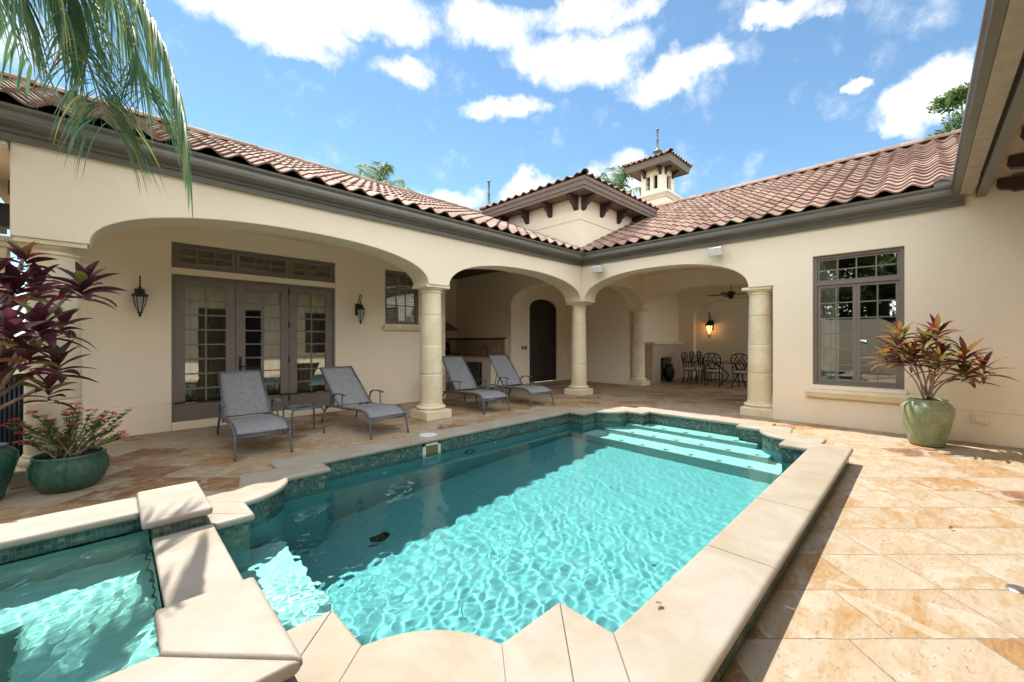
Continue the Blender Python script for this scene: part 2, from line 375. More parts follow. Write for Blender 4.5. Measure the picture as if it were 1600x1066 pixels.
M['ti_bronze'] = m_leaf('ti_leaf_bronze', (.09, .04, .022), (.30, .15, .045), .35, .3)
M['palm'] = m_leaf('palm_leaf', (.055, .13, .07), (.11, .21, .10), .6, .25)
M['rachis'] = m_simple('palm_rachis', (.09, .12, .04), .7)
M['palm_y'] = m_leaf('palm_leaf_yellow', (.25, .26, .05), (.42, .36, .09), .45, .3)
M['green'] = m_leaf('tree_leaf', (.03, .06, .015), (.10, .16, .04), .4, .25)
M['greenb'] = m_leaf('shrub_leaf', (.05, .13, .02), (.13, .25, .05), .4, .3)
M['flower'] = m_leaf('red_flower', (.55, .04, .04), (.8, .16, .12), .5, .3)
M['bark'] = m_noise('bark', (.20, .15, .11), (.32, .25, .19), .9, 14, .6, 50)
M['soil'] = m_noise('soil', (.06, .04, .025), (.03, .02, .015), 1, 20, .6, 60)
M['fabric'] = m_fabric()
M['alu'] = m_simple('slate_aluminium', (.115, .125, .14), .4, .3, .5, 0, 50, .06)
M['white'] = m_simple('white_plastic', (.60, .59, .55), .4)
M['steel'] = m_simple('stainless_steel', (.45, .44, .42), .3, .9)
M['curtain'] = m_curtain('gold_curtain', (.46, .38, .22))
M['curtain_w'] = m_curtain('white_curtain', (.80, .84, .74))
M['shutter'] = m_simple('white_shutter', (.60, .60, .55), .5)
M['cushion'] = m_simple('cream_cushion', (.62, .52, .42), .9)
M['splash'] = m_noise('backsplash_stone', (.55, .42, .28), (.46, .34, .22), .5, 6, .1)
M['granite'] = m_noise('granite', (.35, .29, .22), (.2, .16, .12), .25, 40, .02)
def m_glaze(name, c1, c2, c3):
    m, nt, b = mat(name, c1, .22, 0, .5); g = G(nt); o = g.obj()
    a = g.noise(g.map(o, scale=(1, 1, .22)), 34, 5, .65); d = g.noise(o, 5, 4, .6)
    c = g.mix(g.ramp(a, [(.38, 0.0), (.62, 1.0)]), (*c1, 1), (*c2, 1)); c = g.mix(g.ramp(d, [(.5, 0.0), (.72, .8)]), c, (*c3, 1))
    g.put(b.inputs['Base Color'], c); g.put(b.inputs['Normal'], g.bump(a, .12, .003)); g.put(b.inputs['Roughness'], g.mr(d, .3, .7, .15, .4)); return m
M['glaze_teal'] = m_glaze('teal_glaze', (.018, .065, .05), (.045, .125, .09), (.09, .15, .10))
M['glaze_sage'] = m_glaze('sage_glaze', (.17, .21, .11), (.25, .29, .16), (.33, .28, .12))
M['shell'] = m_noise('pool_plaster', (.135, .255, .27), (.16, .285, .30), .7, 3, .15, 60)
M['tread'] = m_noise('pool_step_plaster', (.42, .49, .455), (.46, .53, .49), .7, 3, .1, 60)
M['spa_shell'] = m_noise('spa_plaster', (.32, .41, .375), (.38, .46, .42), .7, 3, .15, 60)

# ---------------------------------------------------------------- ground, patio
YC = 2.6; XP0, XP1 = .47, 6.67
def quarter(cx, cy, r0x, r0y, a0, a1, n=12):
    return [(cx+r0x*math.cos(a0+(a1-a0)*i/n), cy+r0y*math.sin(a0+(a1-a0)*i/n)) for i in range(n+1)]
def pool_outline():
    # corner shape relative to the end wall (e) and side wall: listed for upper-left, mirrored for the others
    def corner(sx, sy, X):   # from end wall to side wall
        p = [(X, YC+sy*.74), (X+sx*.22, YC+sy*.74), (X+sx*.22, YC+sy*1.04)]
        # arc bulging into the pool from (X+.22, 1.04) to (X+.63, 1.43)
        c = (X+sx*.16, YC+sy*1.49); r = math.hypot(.06, .45)
        a0 = math.atan2(-sy*.45, sx*.06); a1 = math.atan2(-sy*.06, sx*.47)
        if a1-a0 > math.pi: a1 -= 2*math.pi
        if a0-a1 > math.pi: a1 += 2*math.pi
        n = 12
        for i in range(1, n):
            t = i/n; rr = r*(1-t)+math.hypot(.06, .47)*t; a = a0+(a1-a0)*t
            p.append((c[0]+rr*math.cos(a), c[1]+rr*math.sin(a)))
        p += [(X+sx*.63, YC+sy*1.43), (X+sx*1.0, YC+sy*1.43), (X+sx*1.0, YC+sy*1.715)]
        return p
    out = []
    out += corner(1, -1, XP0)                       # near end, -Y side
    out += list(reversed(corner(-1, -1, XP1)))      # far end, -Y side
    out += corner(-1, 1, XP1)
    out += list(reversed(corner(1, 1, XP0)))
    return out
PO = pool_outline()
def offset(poly, d):
    n = len(poly); out = []
    for i in range(n):
        p0 = Vector(poly[i-1]); p1 = Vector(poly[i]); p2 = Vector(poly[(i+1) % n])
        a = (p1-p0).normalized(); b = (p2-p1).normalized()
        na = Vector((a.y, -a.x)); nb = Vector((b.y, -b.x)); m = na+nb
        if m.length < 1e-6: m = na
        m.normalize(); k = d/max(.35, m.dot(na)); out.append(tuple(p1+m*k))
    return out
PO_OUT = offset(PO, .34); PO_MID = offset(PO, .12)
WATER_Z = -.005; COP_Z = .18
SPX0, SPX1, SPY0, SPY1 = -2.3, .17, 1.87, 3.66
# hole in the patio sheet
hole = list(PO_MID)
i0 = 0; hole_poly = []
hole_poly = [p for p in hole]
# drop into the spa rectangle between the last and first vertex (near end wall)
hole_poly = hole_poly + [(.3, hole[-1][1]), (.3, 3.84), (-2.48, 3.84), (-2.48, 1.69), (.3, 1.69), (.3, hole[0][1]-.0)]
if abs(hole[0][1]-1.69) < .06: hole_poly[-2:] = [(.3, hole[0][1])]
def sheet(name, outer, holes, z, m):
    mb = MB(); mb.prism(outer, lambda a, b, d: (a, b, d), z, z-.01, holes, 0, False)
    # keep only the top faces
    n = len(mb.f)//2; mb.f = mb.f[:n]; mb.m = mb.m[:n]; mb.sm = mb.sm[:n]; mb.uv = mb.uv[:n]
    return mb.build(name, m, fix=False)
pat = sheet('patio', [(-7, -7), (17, -7), (17, 13), (-7, 13)], [hole_poly], 0, M['trav'])
tag(pat, kind='structure')
for p in pat.data.polygons:
    if p.normal.z < 0: pat.data.flip_normals(); break
grass = m_noise('lawn', (.05, .09, .02), (.08, .12, .03), .95, 2, .5, 30)
gr = MB(); 
for (a, b, c, d) in ((-900, -900, 900, -7), (-900, 13, 900, 900), (-900, -7, -7, 13), (17, -7, 900, 13)):
    gr.add([(a, b, -.02), (c, b, -.02), (c, d, -.02), (a, d, -.02)], [(0, 1, 2, 3)])
tag(gr.build('ground', grass), kind='structure')

# ---------------------------------------------------------------- pool
pool = empty('swimming_pool', (3.5, YC, 0), 0, 'rectangular turquoise pool with stepped curved corners and raised cream stone coping', 'swimming pool')
def PB(mb, name, m, parent=pool, **k):
    o = mb.build(name, m, parent, **k)
    if parent is not None: o.matrix_parent_inverse = Matrix.Translation(-Vector(parent.location))
    return o
def zfn(a, b, d): return (a, b, d)
def wall_band(poly, z0, z1, mb, mi=0, closed=True):
    n = len(poly); rng = range(n if closed else n-1)
    for i in rng:
        a, b = poly[i], poly[(i+1) % n]; mb.add([(a[0], a[1], z0), (b[0], b[1], z0), (b[0], b[1], z1), (a[0], a[1], z1)], [(0, 1, 2, 3)], mi)
DEEP = -1.22
sh = MB(); wall_band(PO[:], DEEP, -.14, sh)
fx = [(.3, DEEP), (1.5, DEEP), (5.5, DEEP+.22), (6.9, DEEP+.22)]
sh.add([(x, y, z) for x, z in fx for y in (YC-1.85, YC+1.85)], [(0, 2, 3, 1), (2, 4, 5, 3), (4, 6, 7, 5)], 0, True)
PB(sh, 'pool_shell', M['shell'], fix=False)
tb = MB(); wall_band(PO, -.14, COP_Z-.045, tb); tb_o = PB(tb, 'waterline_tile', M['mosaic'])
# outer face of raised coping wall
ow = MB(); wall_band(offset(PO, .305), 0, COP_Z-.045, ow); PB(ow, 'outer_wall_tile', M['mosaic'])
# coping slabs: ring strips broken into stones
def arclen(poly):
    L = [0]
    for i in range(len(poly)): L.append(L[-1]+(Vector(poly[(i+1) % len(poly)])-Vector(poly[i])).length)
    return L
cop = MB()
IN = offset(PO, -.03); OUT = PO_OUT
def quadring(i0, i1, t0, t1):
    pass
n = len(PO)
ZT, ZB = COP_Z, COP_Z-.05
def prof_ring(mb, a_in, b_in, a_out, b_out, cap0, cap1):
    """one coping stone piece between ring positions a and b with a bullnose on both edges"""
    prof = []
    for k in range(7):   # inner bullnose, bottom to top
        t = -math.pi/2+math.pi*k/6; prof.append((.025-.025*math.cos(t), (ZT+ZB)/2+.025*math.sin(t)))
    w = 1.0
    prof_o = []
    for k in range(7):
        t = math.pi/2-math.pi*k/6; prof_o.append((-.025+.025*math.cos(t), (ZT+ZB)/2+.025*math.sin(t)))
    def sec(i, o):
        i = Vector(i); o = Vector(o); d = (o-i).normalized()
        pts = [(*(i+d*x), z) for x, z in prof]+[(*(o+d*x), z) for x, z in prof_o]
        return pts
    A = sec(a_in, a_out); B = sec(b_in, b_out); m = len(A)
    fs = [(k, (k+1) % m, m+(k+1) % m, m+k) for k in range(m)]
    mb.add(A+B, fs, 0, False)
    if cap0: mb.add(A, [tuple(range(m))])
    if cap1: mb.add(B, [tuple(reversed(range(m)))])
joint_idx = set()
for i in range(n):
    a, b = Vector(PO[i]), Vector(PO[(i+1) % n]); ln = (b-a).length
    j = (i+1) % n
    if abs(a.x-XP0) < .01 and abs(b.x-XP0) < .01: continue
    if ln < .12:
        prof_ring(cop, IN[i], IN[j], OUT[i], OUT[j], False, False); continue
    k = max(1, round(ln/1.15)) if ln > 1.3 else 1
    if ln > 5 or (abs(a.x-b.x) < .01 and abs(a.x-XP0) < .01): k = max(k, 4)
    gap = .0025/ln
    for q in range(k):
        t0, t1 = q/k, (q+1)/k
        t0 += gap if q > 0 or True else 0; t1 -= gap
        ia, ib = Vector(IN[i]), Vector(IN[j]); oa, ob = Vector(OUT[i]), Vector(OUT[j])
        # inner joints cut square across the stone
        def at(t, first, last):
            pi_ = ia.lerp(ib, t)
            if first or last: return pi_, oa.lerp(ob, t)
            # square: same coordinate along the side direction
            dr = (b-a).normalized(); s = (pi_-oa).dot(dr); return pi_, oa+dr*s
        p0 = at(t0, q == 0, False); p1 = at(t1, False, q == k-1)
        prof_ring(cop, p0[0], p1[0], p0[1], p1[1], True, True)
# skip the near end wall between the spa blocks (the spillway stands there)
PB(cop, 'coping', M['coping'])
# grout bed beneath the coping
bed = MB(); bed.prism(offset(PO, .27), zfn, ZB-.012, ZB+.03, [list(reversed(offset(PO, .004)))]); PB(bed, 'coping_bed', M['coping'])
# entry steps at the far end
def clipbox(x0, x1, y0, y1): return [(x0, y0), (x1, y0), (x1, y1), (x0, y1)]
SH = 1.20
for k, (xf, z) in enumerate(((6.33, -.15), (5.98, -.38), (5.62, -.62))):
    st = MB(); yh = 1.00 if k == 0 else (1.22 if k == 1 else 1.42)
    st.box(xf, YC-yh, z-(.26 if k < 2 else .6), 6.72, YC+yh, z-(.001*k))
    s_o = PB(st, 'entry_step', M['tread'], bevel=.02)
    for q in range(-3, 4):
        dots = MB()
        cx, cy = xf+.07, YC+q*.36
        if abs(cy-YC) > yh-.1: continue
        for (dx, dy) in ((0, 0), (.028, 0), (-.028, 0), (0, .028), (0, -.028)):
            dots.box(cx+dx-.012, cy+dy-.012, z+.001, cx+dx+.012, cy+dy+.012, z+.005)
        PB(dots, 'step_marker', M['mosaic'])
# shelf below the spillway and side bench
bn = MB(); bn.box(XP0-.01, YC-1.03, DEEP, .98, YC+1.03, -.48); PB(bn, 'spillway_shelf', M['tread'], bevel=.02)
dr = MB(); dr.lathe([(0, .012), (.07, .012), (.09, 0)], (1.85, 3.70, DEEP+.035), 24)
for k in range(5): dr.box(1.79, 3.70-.06+k*.028, DEEP+.048, 1.91, 3.70-.05+k*.028, DEEP+.055)
PB(dr, 'floor_drain', M['black'])
rg = MB(); ringp = [(3.45+.075*math.cos(a*math.pi/12), YC+1.70, -.33+.085*math.sin(a*math.pi/12)) for a in range(25)]
rg.tube(ringp, .012, 8); PB(rg, 'suction_ring', M['black'])
sk = MB(); SX, SY = 2.84, YC+1.70
sk.box(SX-.13, SY-.004, .10, SX+.13, SY+.02, .125); sk.box(SX-.13, SY-.004, -.15, SX+.13, SY+.02, -.12); sk.box(SX-.13, SY-.004, -.15, SX-.09, SY+.02, .125); sk.box(SX+.09, SY-.004, -.15, SX+.13, SY+.02, .125)
PB(sk, 'skimmer_frame', M['white'])
sk = MB(); sk.box(SX-.09, SY+.0, -.12, SX+.09, SY+.012, .10); PB(sk, 'skimmer_mouth', m_simple('skimmer_dark', (.14, .12, .05), .8))
sk = MB(); sk.lathe([(0, .004), (.105, .004), (.115, 0)], (2.92, YC+1.715+.19, COP_Z+.001), 28); PB(sk, 'skimmer_lid', M['white'])
for (x, y, z) in ((2.2, YC+1.705, -.3), (3.9, YC+1.705, -.2), (5.2, YC+1.705, -.25)):
    jt = MB(); jt.tube([(x, y+.01, z), (x, y-.012, z)], .03, 14); PB(jt, 'return_jet', M['white'])

# water -----------------------------------------------------------
def m_water(absorb=.42, name='water'):
    m = bpy.data.materials.new(name); m.use_nodes = True; nt = m.node_tree; nt.nodes.clear(); g = G(nt)
    out = g.N.new('ShaderNodeOutputMaterial'); rf = g.N.new('ShaderNodeBsdfRefraction'); rf.inputs['IOR'].default_value = 1.33; rf.inputs['Roughness'].default_value = 0
    rf.inputs['Color'].default_value = (.64, .97, .965, 1)
    gl = g.N.new('ShaderNodeBsdfGlossy'); gl.inputs['Roughness'].default_value = 0.0
    fr = g.N.new('ShaderNodeFresnel'); fr.inputs[0].default_value = 1.33
    mx = g.N.new('ShaderNodeMixShader'); g.put(mx.inputs[0], fr.outputs[0]); g.L.new(rf.outputs[0], mx.inputs[1]); g.L.new(gl.outputs[0], mx.inputs[2])
    g.L.new(mx.outputs[0], out.inputs[0])
    return m
def height(x, y, seedk=0, amp=1.0):
    return 0
waves = []
rw = random.Random(11)
for k in range(26):
    lam = .05*(1.13**(k % 17))*rw.uniform(.85, 1.15); th = rw.uniform(0, 2*math.pi) if k % 3 else rw.gauss(R(-35), .5)
    waves.append((2*math.pi/lam*math.cos(th), 2*math.pi/lam*math.sin(th), lam*.0052*rw.uniform(.5, 1.1), rw.uniform(0, 6.28)))
froth = [(2*math.pi/rw.uniform(.055, .09)*math.cos(t_), 2*math.pi/rw.uniform(.055, .09)*math.sin(t_), rw.uniform(0, 6)) for t_ in (.3, 1.2, 2.0, 2.9, 4.1, 5.3)]
def wv2(x, y):     # choppy water where the spillway and the floor return stir the surface
    return max(0, 1-math.hypot((x-.75)/.75, (y-2.5)/.95)) + 1.3*max(0, 1-math.hypot(x-1.93, y-2.02)/.22)
waves_spa = [(kx*2.0, ky*2.0, am*.5, ph) for (kx, ky, am, ph) in waves]
def wz(x, y, a, waves=waves):
    s = 0
    xx = x+.05*math.sin(3.1*y+1)+.03*math.sin(7*y); yy = y+.05*math.sin(2.7*x)+.03*math.sin(6.1*x+2)
    for (kx, ky, am, ph) in waves: s += am*math.sin(kx*xx+ky*yy+ph)
    if wv2(x, y) > 0: s += wv2(x, y)/max(a, .05)*sum(.0011*math.sin(kx*x+ky*y+ph) for (kx, ky, ph) in froth)
    return s*a
def water(name, x0, x1, y0, y1, z, bottom, step, ampf, m, wv=waves, clip=None):
    nx = int((x1-x0)/step); ny = int((y1-y0)/step); vs = []; fs = []
    for j in range(ny+1):
        for i in range(nx+1):
            x = x0+(x1-x0)*i/nx; y = y0+(y1-y0)*j/ny; vs.append((x, y, z+wz(x, y, ampf(x, y), wv)))
    for j in range(ny):
        for i in range(nx):
            a = j*(nx+1)+i; fs.append((a, a+1, a+nx+2, a+nx+1))
    if clip:
        keep = []
        for f in fs:
            cx = sum(vs[k][0] for k in f)/4; cy_ = sum(vs[k][1] for k in f)/4; ins = False; j = len(clip)-1
            for i in range(len(clip)):
                (xi, yi), (xj, yj) = clip[i], clip[j]
                if (yi > cy_) != (yj > cy_) and cx < (xj-xi)*(cy_-yi)/(yj-yi)+xi: ins = not ins
                j = i
            if ins: keep.append(f)
        used = sorted({k for f in keep for k in f}); mp = {k: i for i, k in enumerate(used)}
        vs = [vs[k] for k in used]; fs = [tuple(mp[k] for k in f) for f in keep]
    mb = MB(); mb.v = [Vector(v) for v in vs]; mb.f = fs; mb.m = [0]*len(fs); mb.sm = [True]*len(fs); mb.uv = [None]*len(fs)
    ob = mb.build(name, m, fix=False); tag(ob, kind='structure'); return ob
def amp_pool(x, y):
    d = math.hypot(x-1.6, y-1.9); a = .085+.30*math.exp(-(d/1.8)**2)
    bx, by = 1.93, 2.02          # bubbler foam patch
    r = math.hypot(x-bx, y-by); return a+1.6*math.exp(-(r/.10)**2)
wo = water('water', XP0-.04, XP1+.06, YC-1.78, YC+1.78, WATER_Z, DEEP-.2, .0165, amp_pool, m_water(.5), waves, offset(PO, .035))
ws = water('spa_water', SPX0-.05, SPX1+.012, SPY0-.05, SPY1+.05, .165, -1.2, .0125, lambda x, y: .62, m_water(.42, 'spa_water'), waves_spa)
for o_ in (wo, ws): o_.cycles.is_caustics_caster = True
sl.cycles.is_caustics_light = True

# ---------------------------------------------------------------- spa
spa = empty('spa', (-1, 2.76, 0), 0, 'raised spa with cream stone coping, spilling over a flat weir into the pool', 'spa')
def SB(mb, name, m, **k): return PB(mb, name, m, spa, **k)
s = MB(); wall_band([(SPX0, SPY0), (SPX1, SPY0), (SPX1, SPY1), (SPX0, SPY1)], -1.0, .1, s)
s.box(SPX0-.1, SPY0-.1, -1.05, SPX1+.1, SPY1+.1, -.95)
SB(s, 'spa_shell', M['spa_shell'], fix=False)
s = MB(); s.box(SPX0, SPY1-.48, -.95, SPX1, SPY1+.01, -.30); s.box(SPX1-.5, SPY0, -.949, SPX1+.005, SPY1-.4, -.301); s.box(SPX0, SPY0-.01, -.948, SPX1, SPY0+.42, -.302); SB(s, 'spa_bench', M['spa_shell'], bevel=.04)
s = MB(); ya, yb, xa = SPY0, SPY1, SPX0
for (p, q) in (((xa, ya), (SPX1, ya)), ((SPX1, yb), (xa, yb)), ((xa, yb), (xa, ya))):
    s.add([(p[0], p[1], .06), (q[0], q[1], .06), (q[0], q[1], .23), (p[0], p[1], .23)], [(0, 1, 2, 3)])
SB(s, 'spa_waterline_tile', M['mosaic'], fix=False)
SC = .272
s = MB(); s.box(.131, SPY1-.03, SC-.052, -.60+.0, SPY1+.36, SC); s.box(-.605, SPY1-.03, SC-.052, -1.6, SPY1+.36, SC); s.box(-1.605, SPY1-.03, SC-.052, -2.68, SPY1+.36, SC)
s.box(SPX0+.03, SPY0+.035, SC-.052, SPX0-.38, SPY1-.035, SC)
SB(s, 'spa_coping', M['block'], bevel=.022, segs=4)
s = MB(); s.box(-2.64, SPY1+.004, 0, .42, SPY1+.32, SC-.053); s.box(-2.64, 1.55, 0, .42, SPY0-.004, SC-.053); s.box(-2.64, SPY0, 0, SPX0-.004, SPY1, SC-.053)
s.box(.175, 3.33, -.1, .44, 3.95, .25); s.box(.175, 1.55, -.1, .44, 2.18, .25)
SB(s, 'spa_outer_tile', M['mosaic'])
for pts in ([(.125, 3.30), (.475, 3.30), (.475, 4.02), (.125, 4.02)], [(.12, 1.885), (.475, 1.509), (.475, 2.21), (.12, 2.21)], [(.117, 1.882), (-.9, 1.882), (-.9, 1.505), (.472, 1.505)], [(-.904, 1.882), (-2.68, 1.882), (-2.68, 1.505), (-.904, 1.505)]):
    s = MB(); s.prism(pts, zfn, .25, .302); SB(s, 'cap_stone', M['block'], bevel=.02, segs=4)
s = MB(); s.box(.172, 2.18, -.6, .478, 3.33, .185); SB(s, 'spillway', M['block'], bevel=.012)
for (x, y, z) in ((-.42, 2.55, -.296), (-.9, 3.4, -.296), (-1.3, 3.4, -.296)):
    s = MB(); s.lathe([(0, .012), (.05, .012), (.06, 0)], (x, y, z), 18); SB(s, 'spa_jet', M['steel'])

# ---------------------------------------------------------------- villa shell
villa = empty('villa', (8.45, 6.05, 0), 0, 'cream stucco courtyard villa with arched loggias, stone columns and brown clay tile roofs', 'house')
def VB(mb, name, m, parent=villa, **k):
    o = mb.build(name, m, parent, **k); o.matrix_parent_inverse = Matrix.Translation(-Vector(villa.location)) if parent is villa else Matrix.Identity(4)
    return o
def arch_pts(u0, u1, spring, apex, n=40, e=2.25):
    c = (u0+u1)/2; a = (u1-u0)/2; out = []
    for i in range(n+1):
        t = math.pi-math.pi*i/n
        x = math.cos(t); y = math.sin(t)
        out.append((c+a*math.copysign(abs(x)**(2/e), x), spring+(apex-spring)*abs(y)**(2/e)))
    return out
XZ = lambda a, b, d: (a, d, b)      # wall running along X, d = Y
YZ = lambda a, b, d: (d, a, b)      # wall running along Y, d = X
CAPZ = 2.40
def arcade(mb, fn, d0, d1, u0, u1, top, arches, base=CAPZ):
    poly = [(u0, base)]
    for (a0, a1, s_, ap) in arches: poly += arch_pts(a0, a1, max(s_, base), ap)
    poly += [(u1, base), (u1, top), (u0, top)]
    mb.prism(poly, fn, d0, d1)
EAVE = 3.60
w = MB(); arcade(w, XZ, 6.05, 6.55, -.69, 8.95, EAVE, [(-.17, 3.93, 2.40, 2.93), (4.37, 8.43, 2.40, 2.96)])
VB(w, 'arcade_wall', M['stucco'])
w = MB(); arcade(w, XZ, 6.052, 6.548, 8.951, 12.1, EAVE, [(9.06, 11.60, 2.40, 2.98)]); VB(w, 'arcade_wall', M['stucco_in'])
w = MB(); arcade(w, YZ, 11.62, 12.1, 1.95, 6.05, EAVE, [(2.2, 6.0, 2.40, 2.92)]); VB(w, 'arcade_wall', M['stucco_in'])
w = MB(); w.box(11.62, 1.5, 0, 12.1, 2.2, CAPZ); VB(w, 'pier', M['stucco_in'])
# kitchen wall (faces -X) with the arch to the vestibule
w = MB(); poly = [(9.02, 0)]+[(9.02, 0)][:0]
poly = [(12.0, 0), (9.02, 0), (9.02, 2.5)]+list(reversed(arch_pts(6.56, 9.02, 2.5, 3.06)))[1:]+[(6.55, 3.7), (12.0, 3.7)]
w.prism(poly, YZ, 8.87, 9.28); VB(w, 'kitchen_wall', M['stucco_in'])
w = MB(); w.box(5.4, 11.87, 0, 8.87, 12.2, 3.7); VB(w, 'kitchen_wall', M['stucco_in'])
w = MB(); w.box(5.4, 6.55, 3.64, 8.869, 11.87, 3.72)
VB(w, 'kitchen_ceiling', M['ceilwood'])
# vestibule
w = MB(); da = arch_pts(9.75, 11.2, 2.50, 2.82, 24, 2.0)
w.prism([(9.28, 0), (9.75, 0)]+da+[(11.2, 0), (11.7, 0), (11.7, 3.7), (9.28, 3.7)], XZ, 9.05, 9.3); VB(w, 'vestibule_wall', M['stucco_in'])
w = MB(); w.box(11.7, 6.552, 0, 12.0, 9.3, 3.7); VB(w, 'vestibule_wall', M['stucco_in'])
w = MB(); w.box(8.9, 6.0, 3.38, 16.2, 9.6, 3.45); w.box(8.8, 1.2, 3.40, 16.2, 6.0, 3.47); VB(w, 'loggia_ceiling', M['stucco_in'])
# recessed wall of the left wing with openings
door_h = [(.653, .13), (3.156, .13), (3.156, 2.952), (.653, 2.952)]
win_h = [(4.22, 1.776), (5.06, 1.776), (5.06, 2.96), (4.22, 2.96)]
w = MB(); w.prism([(-.5, .43), (5.8, .43), (5.8, 3.72), (-.5, 3.72)], XZ, 8.2, 8.45, [[(.653, .43), (3.156, .43), (3.156, 2.952), (.653, 2.952)], win_h]); VB(w, 'recessed_wall', M['stucco'])
w = MB(); w.box(-.5, 8.188, 0, .653, 8.45, .43); VB(w, 'wall_base', M['stucco'])
w = MB(); w.box(3.156, 8.188, 0, 5.8, 8.45, .43); VB(w, 'wall_base', M['stucco'])
w = MB(); w.box(.653, 8.15, 0, 3.156, 8.45, .128); VB(w, 'door_step', M['stucco'], bevel=.01)
w = MB(); w.box(-.5, 6.55, 3.28, 5.8, 8.2, 3.33); VB(w, 'arcade_ceiling', M['stucco'])
w = MB(); w.box(5.55, 8.45, 0, 5.8, 11.9, 3.7); VB(w, 'side_wall', M['stucco_in'])
w = MB(); w.box(-.5, 8.45, 0, -.25, 12.0, 3.7); w.box(-.5, 12.0, 0, 5.4, 12.25, 3.7); VB(w, 'rear_wall', M['stucco'])
# right wing wall with the tall window
wy0, wy1, wz0, wz1 = .18, 1.296, .665, 2.83
w = MB(); w.prism([(-8, .432), (1.88, .432), (1.88, CAPZ), (2.27, CAPZ)]+arch_pts(2.275, 5.97, 2.40, 3.02)+[(6.049, CAPZ), (6.049, EAVE), (-8, EAVE)], YZ, 8.45, 8.90, [[(wy0, wz0), (wy1, wz0), (wy1, wz1), (wy0, wz1)]]); VB(w, 'courtyard_wall', M['stucco'])
w = MB(); w.box(8.438, -8, 0, 8.75, 1.885, .432); VB(w, 'wall_base', M['stucco'])
w = MB(); w.box(8.75, 1.55, 0, 11.62, 1.80, 3.7); VB(w, 'loggia_wall', M['stucco_in'])
w = MB(); w.box(12.0, 6.62, 0, 15.6, 7.0, 3.7); VB(w, 'fireplace_wall', M['stucco_in'])
na = arch_pts(2.2, 6.05, 2.35, 2.95, 30)
w = MB(); w.prism([(1.2, 0), (2.2, 0)]+na+[(6.05, 0), (7.0, 0), (7.0, 3.7), (1.2, 3.7)], YZ, 15.6, 15.87); w.box(15.87, 1.2, 0, 16.1, 7.0, 3.7); VB(w, 'niche_wall', M['stucco_in'])
# rooms behind the glass
def room(x0, y0, x1, y1, z1, open_side):
    w = MB(); t = .04
    if open_side != 'y0': w.box(x0, y0-t, 0, x1, y0, z1)
    w.box(x0, y1, 0, x1, y1+t, z1)
    if open_side != 'x0': w.box(x0-t, y0, 0, x0, y1, z1)
    w.box(x1, y0, 0, x1+t, y1, z1); w.box(x0, y0, -.015+.03, x1, y1, .03); w.box(x0, y0, z1, x1, y1, z1+t)
    return w
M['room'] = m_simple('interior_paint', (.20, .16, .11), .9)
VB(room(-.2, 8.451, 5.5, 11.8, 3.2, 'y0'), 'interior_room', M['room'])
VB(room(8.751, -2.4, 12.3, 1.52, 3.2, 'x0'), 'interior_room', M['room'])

# columns
def column(cx, cy, joints=True):
    col = MB()
    r0, r1 = .205, .178
    prof = [(.205, .27)]
    z0, z1 = .27, 2.27
    for k in range(17):
        t = k/16; r = r0+(r1-r0)*t**1.6; prof.append((r, z0+(z1-z0)*t))
    # drum joints as fine grooves
    pr = []
    for (a, b) in zip(prof, prof[1:]): pr.append(a)
    pr.append(prof[-1])
    full = []
    for k in range(33):
        t = k/32; z = z0+(z1-z0)*t; full.append((r0+(r1-r0)*t**1.6, z))
    for jz in (.80, 1.33, 1.86):
        r = r0+(r1-r0)*((jz-z0)/(z1-z0))**1.6
        full += [(r, jz-.004), (r-.004, jz-.001), (r-.004, jz+.001), (r, jz+.004)]
    full.sort(key=lambda p: p[1])
    col.lathe(full, (cx, cy, 0), 40)
    c = VB(col, 'column', M['column'])
    b = MB(); pb = [(.205, .27), (.215, .262), (.218, .245), (.21, .235)]
    for k in range(9):
        a = math.pi/2-math.pi*k/8; pb.append((.235+.032*math.cos(a), .20+.032*math.sin(a)))
    pb += [(.255, .163), (.262, .16), (.262, .15)]
    b.lathe(pb, (cx, cy, 0), 40)
    o = b.build('column_base', M['column'], c)
    p = MB(); p.box(cx-.268, cy-.268, 0, cx+.268, cy+.268, .155); p.build('plinth', M['column'], c, bevel=.008)
    k = MB(); k.lathe([(.178, 2.262), (.192, 2.268), (.196, 2.28), (.192, 2.292), (.182, 2.298), (.184, 2.31), (.205, 2.32), (.228, 2.34), (.235, 2.355)], (cx, cy, 0), 40)
    k.box(cx-.245, cy-.245, 2.352, cx+.245, cy+.245, 2.402); k.build('capital', M['stone'], c, bevel=.01)
    return c
for (cx, cy) in ((-.43, 6.31), (4.15, 6.31), (8.72, 6.33), (11.86, 6.31), (8.72, 2.15)): column(cx, cy)
